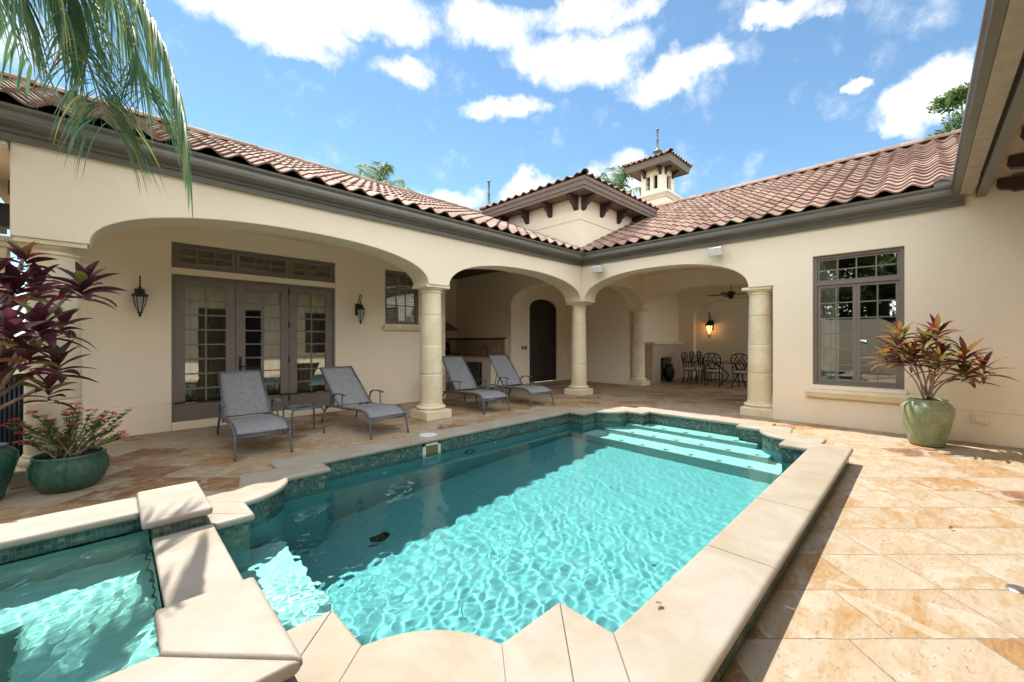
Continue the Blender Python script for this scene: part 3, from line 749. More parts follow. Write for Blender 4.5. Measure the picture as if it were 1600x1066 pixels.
# ---------------------------------------------------------------- doors and windows
def glazed(parent, fn, u0, u1, z0, z1, stile, bot, top, cols, rows, d, sgn, name='door', mt=.02, depth=.045):
    """leaf in plane d; sgn = direction towards the viewer"""
    f = MB(); a, b = d, d+sgn*depth
    def bx(mb, ua, ub, za, zb, da, db):
        p = fn(ua, za, da); q = fn(ub, zb, db); mb.box(*p, *q)
    bx(f, u0, u0+stile, z0, z1, a, b); bx(f, u1-stile, u1, z0, z1, a, b); bx(f, u0+stile, u1-stile, z0, z0+bot, a, b); bx(f, u0+stile, u1-stile, z1-top, z1, a, b)
    fr = VB(f, name, M['frame'], parent) if parent is villa else f.build(name, M['frame'], parent)
    mu = MB(); gu0, gu1, gz0, gz1 = u0+stile, u1-stile, z0+bot, z1-top
    for c in range(1, cols):
        u = gu0+(gu1-gu0)*c/cols; bx(mu, u-mt/2, u+mt/2, gz0, gz1, d+sgn*.012, d+sgn*.034)
    for r in range(1, rows):
        z = gz0+(gz1-gz0)*r/rows; bx(mu, gu0, gu1, z-mt/2, z+mt/2, d+sgn*.013, d+sgn*.033)
    mu.build('muntins', M['frame'], fr)
    gp = MB(); p = [fn(gu0-.005, gz0-.005, d+sgn*.02), fn(gu1+.005, gz0-.005, d+sgn*.02), fn(gu1+.005, gz1+.005, d+sgn*.02), fn(gu0-.005, gz1+.005, d+sgn*.02)]
    gp.add(p, [(0, 1, 2, 3)]); gp.build('glass', M['glass'], fr)
    return fr
DY = 8.29
xs = [.685, 1.50, 2.33, 3.124]
fm = MB(); fm.box(.653, 8.22, .13, .685, 8.36, 2.45); fm.box(3.124, 8.22, .13, 3.156, 8.36, 2.45); fm.box(.685, 8.22, 2.42, 3.124, 8.36, 2.45)
fm.box(.653, 8.22, 2.555, .685, 8.36, 2.952); fm.box(3.124, 8.22, 2.555, 3.156, 8.36, 2.952); fm.box(.685, 8.22, 2.922, 3.124, 8.36, 2.952); fm.box(.685, 8.22, 2.555, 3.124, 8.36, 2.585)
VB(fm, 'door_frame', M['frame'])
tbm = MB(); tbm.box(.653, 8.205, 2.452, 3.156, 8.4, 2.553); VB(tbm, 'transom_bar', M['stucco'])
leafs = []
for k in range(3):
    lf = glazed(villa, XZ, xs[k]+.004, xs[k+1]-.004, .135, 2.416, .135, .26, .12, 2, 8, DY, -1, 'french_door', .022)
    leafs.append(lf)
    glazed(villa, XZ, xs[k]+.004, xs[k+1]-.004, 2.588, 2.919, .055, .05, .05, 3, 2, DY, -1, 'transom_window', .02)
hd = MB(); hx = 1.565; hd.box(hx-.02, 8.232, .88, hx+.02, 8.246, 1.13); hd.tube([(hx, 8.235, .97), (hx, 8.19, .97), (hx+.11, 8.185, .965)], .009, 8); hd.tube([(hx, 8.24, 1.08), (hx, 8.222, 1.08)], .012, 10)
hd.build('handle', M['black'], leafs[1])
for z in (.3, 1.0, 1.65, 2.25):
    hg = MB(); hg.tube([(2.33, 8.238, z), (2.33, 8.238, z+.11)], .012, 8); hg.build('hinge', M['black'], leafs[2])
# small shuttered window
wf = MB(); wf.box(4.22, 8.24, 1.776, 4.26, 8.34, 2.96); wf.box(5.02, 8.24, 1.776, 5.06, 8.34, 2.96); wf.box(4.26, 8.24, 2.92, 5.02, 8.34, 2.96); wf.box(4.26, 8.24, 1.776, 5.02, 8.34, 1.816)
VB(wf, 'window_frame', M['frame'])
glazed(villa, XZ, 4.262, 5.018, 1.818, 2.918, .03, .03, .03, 3, 3, 8.30, -1, 'window', .02, .035)
lv = MB()
for k in range(17):
    z = 1.84+k*.064
    m4 = Matrix.Translation((0, 8.39, z)) @ Matrix.Rotation(R(38), 4, 'X')
    lv.box(4.26, -.032, -.004, 4.62, .032, .004, 0, m4); lv.box(4.66, -.032, -.004, 5.02, .032, .004, 0, m4)
lv.box(4.62, 8.36, 1.78, 4.66, 8.42, 2.95); VB(lv, 'louvre_shutter', M['shutter'])
sl_ = MB(); sl_.prism([(8.2, 1.62), (8.12, 1.64), (8.085, 1.70), (8.075, 1.715), (8.075, 1.755), (8.2, 1.755)], lambda a, b, d: (d, a, b), 4.16, 5.12); VB(sl_, 'window_sill', M['stone'], bevel=.004)
# tall courtyard window
DX = 8.56
wf = MB(); t = .05
wf.box(8.50, wy0, wz0, 8.62, wy0+t, wz1); wf.box(8.50, wy1-t, wz0, 8.62, wy1, wz1); wf.box(8.50, wy0+t, wz1-t, 8.62, wy1-t, wz1); wf.box(8.50, wy0+t, wz0, 8.62, wy1-t, wz0+.04); wf.box(8.50, wy0+t, 2.335, 8.62, wy1-t, 2.385)
VB(wf, 'window_frame', M['frame'])
ym = (wy0+wy1)/2
glazed(villa, YZ, wy0+t+.002, wy1-t-.002, 2.387, wz1-t-.002, .03, .03, .03, 4, 2, DX, -1, 'window', .018, .035)
glazed(villa, YZ, wy0+t+.002, ym-.001, wz0+.042, 2.333, .045, .05, .045, 2, 6, DX, -1, 'window', .018, .035)
glazed(villa, YZ, ym+.001, wy1-t-.002, wz0+.042, 2.333, .045, .05, .045, 2, 6, DX, -1, 'window', .018, .035)
sl_ = MB(); sl_.prism([(8.45, .45), (8.37, .47), (8.345, .53), (8.33, .545), (8.33, .60), (8.45, .60)], lambda a, b, d: (a, d, b), wy0-.09, wy1+.09); VB(sl_, 'window_sill', M['stone'], bevel=.004)
sl_ = MB(); sl_.box(8.36, wy0-.03, .602, 8.62, wy1+.03, .663); VB(sl_, 'window_sill', M['stucco'])
def curtain(fn, u0, u1, z0, z1, d, amp, wl, m):
    mb = MB(); n = int((u1-u0)/.012); vs = []; fs = []
    for i in range(n+1):
        u = u0+(u1-u0)*i/n
        for z in (z0, z1):
            vs.append(fn(u, z, d+amp*math.sin(2*math.pi*u/wl+.8*math.sin(u*9))*(1 if z == z0 else .75)))
    for i in range(n): fs.append((2*i, 2*i+2, 2*i+3, 2*i+1))
    mb.add(vs, fs, 0, True); return VB(mb, 'curtain', m, fix=False)
curtain(XZ, .66, 1.62, .1, 2.46, 8.62, .035, .11, M['curtain'])
curtain(XZ, 2.05, 3.15, .1, 2.46, 8.62, .035, .12, M['curtain'])
curtain(YZ, 1.00, 1.36, .1, 3.0, 8.90, .03, .10, M['curtain_w'])
# entry door
w = MB(); w.prism([(9.75, .02), (11.2, .02)]+list(reversed(da)), XZ, 9.13, 9.18)
for k in range(14):
    x = 9.75+.1036*k
    zt = 2.50+.32*math.sqrt(max(0, 1-((x+.05-10.475)/.725)**2))-.04
    w.box(x+.006, 9.115, .03, x+.098, 9.131, zt)
dd = VB(w, 'entry_door', m_noise('door_wood', (.022, .012, .009), (.014, .008, .006), .55, 9, .2, 40))
hh = MB(); hh.tube([(10.42, 9.10, .95), (10.42, 9.06, 1.0), (10.42, 9.06, 1.15), (10.42, 9.10, 1.2)], .012, 8); hh.box(10.40, 9.10, .9, 10.44, 9.116, 1.25); hh.build('door_handle', M['black'], dd)
# ---------------------------------------------------------------- gutters, fascia, roofs
def sweep(mb, prof, fn, a0, a1, m0=0, m1=0):
    """prof = [(outward, z)]; fn(a, out, z); m0/m1 mitre factor at each end"""
    n = len(prof)
    A = [fn(a0+m0*o, o, z) for o, z in prof]; B = [fn(a1+m1*o, o, z) for o, z in prof]
    mb.add(A+B, [(k, (k+1) % n, n+(k+1) % n, n+k) for k in range(n)]); mb.add(A, [tuple(range(n))]); mb.add(B, [tuple(reversed(range(n)))])
gp = [(0.0, 3.29), (.02, 3.285), (.05, 3.285), (.055, 3.345), (.075, 3.35), (.085, 3.36), (.09, 3.385), (.15, 3.40), (.215, 3.42), (.22, 3.445), (.205, 3.46), (.205, 3.50), (.235, 3.53), (.24, 3.555), (.225, 3.56), (.215, 3.545), (.06, 3.54), (0, 3.54)]
g1 = MB(); sweep(g1, gp, lambda a, o, z: (a, 6.05-o, z), -1.3, 8.45, 0, -1); VB(g1, 'gutter', M['gutter'])
g2 = MB(); sweep(g2, gp, lambda a, o, z: (8.45-o, a, z), 6.05, -.42, -1, 0); VB(g2, 'gutter', M['gutter'])
PITCH = .45
def roof_patch(mb, P0, e, s, rng, V, pitch=.30, course=.34, amp=.042, sub=10, uvo=0):
    e = Vector(e).normalized(); s = Vector(s).normalized(); nrm = e.cross(s)
    if nrm.z < 0: nrm = -nrm
    P0 = Vector(P0); nc = int(math.ceil(V/course)); rr = random.Random(5)
    for c in range(nc):
        v0 = c*course; v1 = min(V, (c+1)*course+.05)
        ua = rng(v0+course*.5)
        i0 = int(math.floor(ua[0]/pitch*sub)); i1 = int(math.ceil(ua[1]/pitch*sub))
        vs = []; fs = []; uvs = []
        jit = {}
        for i in range(i0, i1+1):
            u = i*pitch/sub; u = max(ua[0], min(ua[1], u)); ph = u/pitch
            k = math.floor(ph); x = ph-k
            h = amp*(1+math.cos(2*math.pi*x))*.5+.35*amp*(1+math.cos(2*math.pi*x))**2*.25+amp*.15
            h *= 1.25
            if k not in jit: jit[k] = rr.uniform(-.012, .012)
            vj = v0+jit[k]; hj = jit[k]*.4
            for (vv, hh) in ((vj, h+.032+hj), (vj+.001, h+.012), (vj, h+.032+hj), (v1, h+.002)):
                vs.append(P0+e*u+s*vv+nrm*hh)
        m = i1-i0
        for i in range(m):
            b = i*4; ph = (i0+i+.5)/sub; uu = (ph, c+.5+uvo); u4 = [uu]*4
            fs.append((b+1, b+5, b+4, b)); uvs.append(u4)
            fs.append((b+2, b+6, b+7, b+3)); uvs.append(u4)
        mb.add(vs, fs, 0, False, None, uvs)
        for k in range(len(mb.sm)-len(fs), len(mb.sm)): mb.sm[k] = True
def ridge_caps(mb, a, b, r=.10, ln=.42):
    a = Vector(a); b = Vector(b); L = (b-a).length; n = max(1, int(L/ln)); d = (b-a)/n; t = d.normalized()
    side = t.cross(Vector((0, 0, 1))).normalized(); up = side.cross(t)
    for i in range(n):
        p = a+d*i; q = a+d*(i+1)+t*.05; vs = []; fs = []; N_ = 10
        for (c, rr) in ((p, r*1.12), (q, r*.92)):
            for k in range(N_+1):
                an = math.pi*k/N_; vs.append(c+side*math.cos(an)*rr+up*(math.sin(an)*rr-.01))
        for k in range(N_):
            fs.append((k, k+1, N_+2+k, N_+1+k))
        mb.add(vs, fs, 0, True, None, [[(i+.5, 99.5)]*4]*len(fs))
        # thickness rim
        vs2 = []; 
        for k in range(N_+1):
            an = math.pi*k/N_; vs2.append(p+side*math.cos(an)*r*1.12+up*(math.sin(an)*r*1.12-.01)); vs2.append(p+side*math.cos(an)*r*.95+up*(math.sin(an)*r*.95-.01))
        mb.add(vs2, [(2*k, 2*k+1, 2*k+3, 2*k+2) for k in range(N_)], 0, False, None, [[(i+.5, 99.5)]*4]*N_)
EZ = 3.555
cs = 1/math.hypot(1, PITCH)
ys_, xs_ = 5.83, 8.23           # eave lines of the tile planes
YR = 9.9; XR = 14.0
def left_rng(v):
    run = v*cs; x1 = xs_+run if run < 2.375 else 10.475-(run-2.375)
    return (0, x1+1.3)
r1 = MB(); roof_patch(r1, (-1.3, ys_, EZ), (1, 0, 0), (0, 1, PITCH), left_rng, (YR-ys_)/cs); 
ZR = EZ+PITCH*(YR-ys_)
ridge_caps(r1, (8.7, YR, ZR+.06), (-1.3, YR, ZR+.06))
VB(r1, 'roof', M['tile'], fix=False)
def right_rng(v):
    run = v*cs; return (0, ys_+run+0.0 if run < 3.2 else ys_+3.2)   # u measured from the third-wing valley
r2 = MB()
# u runs along +Y from Y=-.36-run (valley) ; shift origin
def right_rng2(v):
    run = v*cs; lo = -.30-run; hi = ys_+min(run, 3.6); return (lo+8, hi+8)
roof_patch(r2, (xs_, -8, EZ), (0, 1, 0), (1, 0, PITCH), right_rng2, (XR-xs_)/cs, uvo=30)
ZR2 = EZ+PITCH*(XR-xs_)
ridge_caps(r2, (XR, 9.4, ZR2+.06), (XR, -6.5, ZR2+.06), .11)
VB(r2, 'roof', M['tile'], fix=False)
# dark under-layers (battens) and back slopes
ub = MB()
def slab(pts, t=.02):
    ub.add([(p[0], p[1], p[2]) for p in pts]+[(p[0], p[1], p[2]-t) for p in pts], [tuple(range(len(pts))), tuple(reversed(range(len(pts), 2*len(pts))))])
slab([(-1.3, ys_+.02, EZ), (xs_, ys_+.02, EZ), (10.475+.13, 8.205, EZ+PITCH*2.375), (8.7, YR, ZR), (-1.3, YR, ZR)])
slab([(xs_+.02, -.35, EZ), (xs_+.02, ys_, EZ), (xs_+3.6, ys_+3.6, EZ+PITCH*3.6), (XR, 9.4, ZR2), (XR, -6.3, ZR2)])
slab([(-1.3, YR, ZR), (8.7, YR, ZR), (12.0, 13.5, ZR-PITCH*3.6), (-1.3, 13.5, ZR-PITCH*3.6)])
slab([(XR, 1.3, ZR2), (XR, 9.4, ZR2), (18.5, 12, ZR2-PITCH*4.5), (18.5, 1.3, ZR2-PITCH*4.5)])
VB(ub, 'roof_deck', M['fascia'], fix=False)
gb = MB(); gb.prism([(5.9, 3.2), (12.5, 3.2), (YR, ZR-.03)], YZ, -1.0, -.7); VB(gb, 'gable_wall', M['stucco'])
# flashing box at the inner corner
fl = MB(); fl.box(8.22, -.40, 3.555, 8.42, -.12, 3.68); VB(fl, 'flashing', M['gutter'])
# ---------------------------------------------------------------- tower
TX0, TY0, TX1, TY1 = 8.52, 6.15, 11.35, 8.98; TZ = 5.12
w = MB(); w.box(TX0, TY0, 3.5, TX1, TY1, TZ); tw = VB(w, 'tower_wall', M['stucco'])
w = MB(); w.box(TX0-.012, TY0-.012, 4.52, TX1+.012, TY1+.012, TZ-.02); w.build('upper_band', M['stucco'], tw)
OV = .40
w = MB(); w.box(TX0-OV, TY0-OV, TZ, TX1+OV, TY1+OV, TZ+.05); w.build('soffit', M['fascia'], tw)
w = MB()
fp = [(0, TZ-.02), (.03, TZ-.02), (.035, TZ+.05), (.055, TZ+.06), (.06, TZ+.16), (.085, TZ+.18), (.09, TZ+.26), (0, TZ+.26)]
sweep(w, fp, lambda a, o, z: (a, TY0-OV-o, z), TX0-OV, TX1+OV, -1, 1); sweep(w, fp, lambda a, o, z: (TX0-OV-o, a, z), TY0-OV, TY1+OV, -1, 1)
sweep(w, fp, lambda a, o, z: (a, TY1+OV+o, z), TX0-OV, TX1+OV, -1, 1); sweep(w, fp, lambda a, o, z: (TX1+OV+o, a, z), TY0-OV, TY1+OV, -1, 1)
w.build('fascia', M['fascia'], tw)
def corbel(x, y, z, ax, mb, sc=1.0):
    """bracket under the eave; ax = outward unit (2D)"""
    prof = [(0, 0), (.32, 0), (.32, -.06), (.29, -.10), (.22, -.12), (.20, -.17), (.12, -.20), (.08, -.28), (.0, -.33)]
    px_, py_ = ax; tx, ty = -py_, px_; hw = .055*sc
    A = [(x+px_*o*sc+tx*hw, y+py_*o*sc+ty*hw, z+q*sc) for o, q in prof]; B = [(x+px_*o*sc-tx*hw, y+py_*o*sc-ty*hw, z+q*sc) for o, q in prof]; n = len(prof)
    mb.add(A+B, [(k, (k+1) % n, n+(k+1) % n, n+k) for k in range(n)]+[tuple(range(n)), tuple(reversed(range(n, 2*n)))])
for k in range(4):
    c = MB(); corbel(TX0+.10+k*.86, TY0, TZ-.001, (0, -1), c, 1.1); c.build('corbel', M['wood'], tw)
    c = MB(); corbel(TX0, TY0+.10+k*.86, TZ-.001, (-1, 0), c, 1.1); c.build('corbel', M['wood'], tw)
def hip_roof(mb, x0, y0, x1, y1, z, p, pitch=.30, course=.34, amp=.04, sub=8, caps=True, u=0):
    hw = (x1-x0)/2; hd_ = (y1-y0)/2; h = min(hw, hd_); c_ = 1/math.hypot(1, p)
    for (o, e, s_, ln) in (((x0, y0), (1, 0), (0, 1), x1-x0), ((x1, y0), (0, 1), (-1, 0), y1-y0), ((x1, y1), (-1, 0), (0, -1), x1-x0), ((x0, y1), (0, -1), (1, 0), y1-y0)):
        roof_patch(mb, (*o, z), (*e, 0), (*s_, p), lambda v, ln=ln: (v*c_-.02, ln-v*c_+.02), h/c_, pitch, course, amp, sub, u)
    cx, cy = (x0+x1)/2, (y0+y1)/2; ap = Vector((cx, cy, z+p*h+.05))
    if caps:
        for (x, y) in ((x0, y0), (x1, y0), (x1, y1), (x0, y1)):
            v = (Vector((x, y, z+.05))-ap); ridge_caps(mb, ap+v*1.02, ap, .085 if amp > .03 else .05, .36 if amp > .03 else .2)
    mb.add([(x0, y0, z+.005), (x1, y0, z+.005), (x1, y1, z+.005), (x0, y1, z+.005)], [(0, 1, 2, 3)], 0, False, None, [[(0, 0)]*4])
w = MB(); hip_roof(w, TX0-OV-.09, TY0-OV-.09, TX1+OV+.09, TY1+OV+.09, TZ+.265, .36, u=60); w.build('tower_roof', M['tile'], tw, fix=False)
# finial on the left wing ridge end
def finial(c, h, parent, r=.12):
    f = MB(); f.lathe([(r*1.5, 0), (r*1.4, .06), (r*.8, .10), (r*.75, .2), (r*1.5, .23), (r*1.45, .25), (r*.6, .28), (r*.5, .36), (r*.35, .38), (r*.3, h*.6), (r*.42, h*.61), (r*.3, h*.63), (r*.25, h-.08), (r*.5, h-.06), (r*.4, h-.02), (0, h)], c, 14)
    return f
VB(finial((8.72, YR, ZR+.1), 1.15, villa), 'finial', M['gutter'])
# ---------------------------------------------------------------- chimney
CX, CY, CS = 14.54, 6.72, .9
w = MB(); w.box(CX-.16, CY-.16, 5.4, CX+CS+.16, CY+CS+.16, 6.72)
ch = VB(w, 'chimney', M['stucco'])
w = MB(); sx0, sy0, sx1, sy1 = CX-.16, CY-.16, CX+CS+.16, CY+CS+.16
pf = [(0, 6.70), (.03, 6.70), (.04, 6.74), (.10, 6.82), (.12, 6.84), (.12, 6.90), (-.12, 6.97), (-.2, 6.97), (-.2, 6.70)]
for (fn, a0, a1) in ((lambda a, o, z: (a, sy0-o, z), sx0, sx1), (lambda a, o, z: (a, sy1+o, z), sx0, sx1), (lambda a, o, z: (sx0-o, a, z), sy0, sy1), (lambda a, o, z: (sx1+o, a, z), sy0, sy1)):
    sweep(w, pf, fn, a0, a1, -1, 1)
w.build('chimney_moulding', M['stucco'], ch)
w = MB()
c0, c1, z0, z1 = CX, CX+CS, 6.95, 7.88; d0, d1 = CY, CY+CS
slots = [[(d0+.24, 7.14), (d0+.40, 7.14), (d0+.40, 7.66), (d0+.24, 7.66)], [(d0+.54, 7.14), (d0+.70, 7.14), (d0+.70, 7.66), (d0+.54, 7.66)]]
w.prism([(d0, z0), (d1, z0), (d1, z1), (d0, z1)], YZ, c0, c0+.12, slots)
w.prism([(d0, z0), (d1, z0), (d1, z1), (d0, z1)], YZ, c1-.12, c1, slots)
sq = [[(c0+.26, 7.14), (c1-.26, 7.14), (c1-.26, 7.66), (c0+.26, 7.66)]]
w.prism([(c0+.12, z0), (c1-.12, z0), (c1-.12, z1), (c0+.12, z1)], XZ, d0, d0+.12, sq)
w.prism([(c0+.12, z0), (c1-.12, z0), (c1-.12, z1), (c0+.12, z1)], XZ, d1-.12, d1, sq)
w.build('chimney_lantern', M['stucco'], ch)
w = MB(); w.box(c0+.2, d0+.2, 6.9, c1-.2, d1-.2, 7.8); w.build('chimney_flue', M['dark'], ch)
w = MB(); O2 = .38; w.box(c0-O2, d0-O2, z1, c1+O2, d1+O2, z1+.05)
fp2 = [(0, z1-.02), (.03, z1-.02), (.04, z1+.05), (.06, z1+.16), (.08, z1+.2), (0, z1+.2)]
for (fn, a0, a1) in ((lambda a, o, z: (a, d0-O2-o, z), c0-O2, c1+O2), (lambda a, o, z: (a, d1+O2+o, z), c0-O2, c1+O2), (lambda a, o, z: (c0-O2-o, a, z), d0-O2, d1+O2), (lambda a, o, z: (c1+O2+o, a, z), d0-O2, d1+O2)):
    sweep(w, fp2, fn, a0, a1, -1, 1)
w.build('chimney_fascia', M['fascia'], ch)
for k in range(2):
    w = MB(); corbel(c0, d0+.12+k*.62, z1-.001, (-1, 0), w, .8); w.build('corbel', M['wood'], ch)
    w = MB(); corbel(c0+.12+k*.62, d0, z1-.001, (0, -1), w, .8); w.build('corbel', M['wood'], ch)
w = MB(); hip_roof(w, c0-O2-.1, d0-O2-.1, c1+O2+.1, d1+O2+.1, z1+.21, .42, .22, .28, .034, 8, True, 80); w.build('chimney_roof', M['tile'], ch, fix=False)
finial(((c0+c1)/2, (d0+d1)/2, z1+.21+.42*.9), 1.15, ch).build('chimney_finial', M['gutter'], ch)
# ---------------------------------------------------------------- third wing eave (right, over the camera's shoulder)
TE = -.285
w = MB(); gp3 = [(.07, 3.42), (.13, 3.42), (.138, 3.435), (.125, 3.45), (.125, 3.50), (.15, 3.53), (.15, 3.575), (.135, 3.575), (.13, 3.55), (.07, 3.545)]
sweep(w, gp3, lambda a, o, z: (a, TE-.15+o, z), -3.0, 8.26); VB(w, 'gutter', M['gutter'])
w = MB(); w.box(-3, TE-.212, 3.41, 8.44, TE-.082, 3.55); VB(w, 'eave_board', M['soffit'])
w = MB(); w.box(-3, TE-.33, 3.37, 8.44, TE-.24, 3.47); VB(w, 'eave_board', M['gutter'])
w = MB()
for k in range(10):
    y0 = TE-.25-k*.14; w.box(-3, y0-.137, 3.50+k*.03, 8.44, y0, 3.53+k*.03)
VB(w, 'soffit_planks', M['soffit'])
for k in range(9):
    x = 8.3-k*.93
    w = MB(); prof = [(-.42, 3.52), (-.41, 3.45), (-.44, 3.39), (-.52, 3.37), (-.56, 3.34), (-1.6, 3.36), (-1.6, 3.5)]
    prof = [(TE+p[0], p[1]) for p in prof]
    w.prism(prof, lambda a, b, d: (d, a, b), x-.05, x+.05); VB(w, 'rafter_tail', M['wood'])
w = MB(); w.prism([(-3, .0), (8.44, 0), (8.44, 3.75), (-3, 3.75)], XZ, TE-1.75, TE-1.5, [[(2.2, .1), (4.2, .1), (4.2, 2.6), (2.2, 2.6)], [(5.8, .9), (7.0, .9), (7.0, 2.6), (5.8, 2.6)]]); VB(w, 'wing_wall', M['stucco'])
w = MB(); w.box(2.2, TE-1.66, .1, 4.2, TE-1.64, 2.6); w.box(5.8, TE-1.66, .9, 7.0, TE-1.64, 2.6); VB(w, 'wing_glazing', M['dark'])
def third_rng(v):
    run = v*cs; return (0, 3+xs_+run)
w = MB(); roof_patch(w, (-3, TE-.10, EZ+.0), (1, 0, 0), (0, -1, PITCH), third_rng, 4.5/cs, sub=8, uvo=120); VB(w, 'roof', M['tile'], fix=False)
# ---------------------------------------------------------------- left side porch
porch = empty('side_porch', (-1.4, 7.0, 0), 0, 'white square porch post with brown rafters, left of the villa', 'porch')
def OB(mb, name, m, parent, **k):
    """part given in world coordinates, parented to an unrotated empty"""
    o = mb.build(name, m, parent, **k); o.matrix_parent_inverse = Matrix.Translation(-Vector(parent.location)); return o
w = MB(); w.box(-1.08, 7.38, 0, -.86, 7.60, 2.48); OB(w, 'post', M['stone'], porch, bevel=.01)
w = MB(); w.box(-1.11, 7.35, 2.48, -.83, 7.63, 2.54); w.box(-1.13, 7.33, 2.54, -.81, 7.65, 2.60); OB(w, 'post_cap', M['stone'], porch, bevel=.01)
w = MB(); w.box(-4.2, 7.38, 2.72, -.62, 7.60, 2.98); OB(w, 'beam', M['wood'], porch, bevel=.01)
for k in range(6):
    w = MB(); w.box(-.80-k*.4, 6.9, 2.99, -.72-k*.4, 9.6, 3.13); OB(w, 'rafter', M['wood'], porch)
w = MB(); roof_patch(w, (-4.2, 6.8, 3.18), (1, 0, 0), (0, 1, .25), lambda v: (0, 3.6), 3.0, sub=8, uvo=200); OB(w, 'porch_roof', M['tile'], porch, fix=False)
w = MB(); 
for k in range(7): w.tube([(-.83+.032*k, 6.72, 0), (-.83+.032*k, 6.72, 1.02)], .016, 8)
w.box(-.85, 6.72, 0, -.62, 6.78, 1.02)
gate = OB(w, 'ribbed_panel', m_simple('navy_panel', (.012, .018, .028), .35), porch)
# garden walls around the court, seen in reflections
gw = MB(); gw.prism([(-7, 0), (13, 0), (13, 2.1), (6.0, 2.1), (5.6, 2.35), (1.2, 2.35), (.8, 2.1), (-7, 2.1)], YZ, -6.3, -6.05, [[(y, 1.15), (y+.35, 1.15), (y+.35, 1.45), (y, 1.45)] for y in (-2.4, -.4, 1.6, 3.6)])
tag(gw.build('garden_wall', M['stucco']), 'long cream garden wall with square openings reflected in the tall window', 'wall')

# ---------------------------------------------------------------- loungers
def make_lounger(ang):
    """foot end at y=0, head towards +y, x centred"""
    root = empty('sun_lounger')
    hw = .29
    ca, sa = math.cos(ang), math.sin(ang); HY, HZ = 1.10, .335; BL = 1.0
    seat = smoothcurve([(0, .02, .285), (0, .10, .335), (0, .28, .372), (0, .55, .365), (0, .85, .342), (0, HY, HZ)], 5)
    f = MB(); vs = []; fs = []
    nx_ = 8
    for p in seat:
        for i in range(nx_+1):
            x = -hw+.02+(2*hw-.04)*i/nx_; sag = .014*(1-(2*i/nx_-1)**2); vs.append((x, p.y, p.z-sag+.01))
    m = len(seat)
    for j in range(m-1):
        for i in range(nx_): a = j*(nx_+1)+i; fs.append((a, a+1, a+nx_+2, a+nx_+1))
    f.add(vs, fs, 0, True); o = f.build('seat', M['fabric'], root, fix=False); sd = o.modifiers.new('solid', 'SOLIDIFY'); sd.thickness = .006
    f = MB(); vs = []; fs = []
    for j in range(13):
        t = .04+(BL-.02)*j/12
        for i in range(nx_+1):
            x = -hw+.02+(2*hw-.04)*i/nx_; sag = .018*(1-(2*i/nx_-1)**2)*math.sin(math.pi*min(1, t/BL+.05))
            vs.append((x, HY+ca*t+sa*sag, HZ+sa*t-ca*sag))
    for j in range(12):
        for i in range(nx_): a = j*(nx_+1)+i; fs.append((a, a+1, a+nx_+2, a+nx_+1))
    f.add(vs, fs, 0, True); o = f.build('backrest', M['fabric'], root, fix=False); sd = o.modifiers.new('solid', 'SOLIDIFY'); sd.thickness = .006
    fr = MB()
    for s in (-1, 1):
        x = s*hw
        fr.tube([(x, p.y, p.z-.005) for p in seat]+[(x, HY+.25, HZ-.02), (x, HY+.55, HZ-.06)], .016, 8)
        fr.tube([(s*(hw-.012), HY+ca*t, HZ+sa*t) for t in (.0, .5, BL)], .014, 8)
    fr.tube([(-hw, .03, .255), (hw, .03, .255)], .012, 8); fr.tube([(-hw+.01, .03, .29), (hw-.01, .03, .29)], .012, 8)
    fr.tube([(-hw+.012, HY+ca*BL, HZ+sa*BL), (hw-.012, HY+ca*BL, HZ+sa*BL)], .014, 8)
    fr.tube([(-hw, HY-.03, HZ-.02), (hw, HY-.03, HZ-.02)], .014, 8); fr.tube([(-hw, HY+.5, HZ-.055), (hw, HY+.5, HZ-.055)], .012, 8)
    fr.tube([(-hw+.03, HY+.42, HZ-.04), (-hw+.03, HY+ca*.45, HZ+sa*.45)], .009, 6); fr.tube([(hw-.03, HY+.42, HZ-.04), (hw-.03, HY+ca*.45, HZ+sa*.45)], .009, 6)
    fr.build('frame', M['alu'], root)
    for s in (-1, 1):
        x = s*hw
        l = MB(); l.tube(smoothcurve([(x, .10, .32), (x, .035, .27), (x+s*.004, .0, .14), (x+s*.008, -.03, 0)], 4), .0155, 8); l.build('leg', M['alu'], root)
        l = MB(); l.tube(smoothcurve([(x, HY+.40, HZ-.04), (x+s*.004, HY+.52, HZ-.10), (x+s*.008, HY+.60, .14), (x+s*.01, HY+.66, 0)], 4), .0155, 8); l.build('leg', M['alu'], root)
        a = MB(); xo = x+s*.03
        a.tube(smoothcurve([(xo, HY-.22, HZ-.02), (xo, HY-.215, .46), (xo, HY-.20, .535)], 4), .011, 8)
        arm = smoothcurve([(xo, HY-.30, .545), (xo, HY-.18, .558), (xo, HY-.02, .555), (xo, HY+.10, .52), (xo, HY+.17, .43), (xo, HY+.18, .32)], 4)
        vs = []; fs = []
        for i, p in enumerate(arm):
            wd = .024 if i < len(arm)*.6 else .014
            for (dx, dz) in ((-wd, -.008), (wd, -.008), (wd, .008), (-wd, .008)): vs.append((p.x+dx, p.y, p.z+dz))
        for i in range(len(arm)-1):
            for k in range(4): fs.append((i*4+k, i*4+(k+1) % 4, i*4+4+(k+1) % 4, i*4+4+k))
        fs += [(0, 1, 2, 3), tuple(len(vs)-4+k for k in (3, 2, 1, 0))]
        a.add(vs, fs); a.build('armrest', M['alu'], root)
    return root
LG = 'grey sling sun loungers along the loggia'
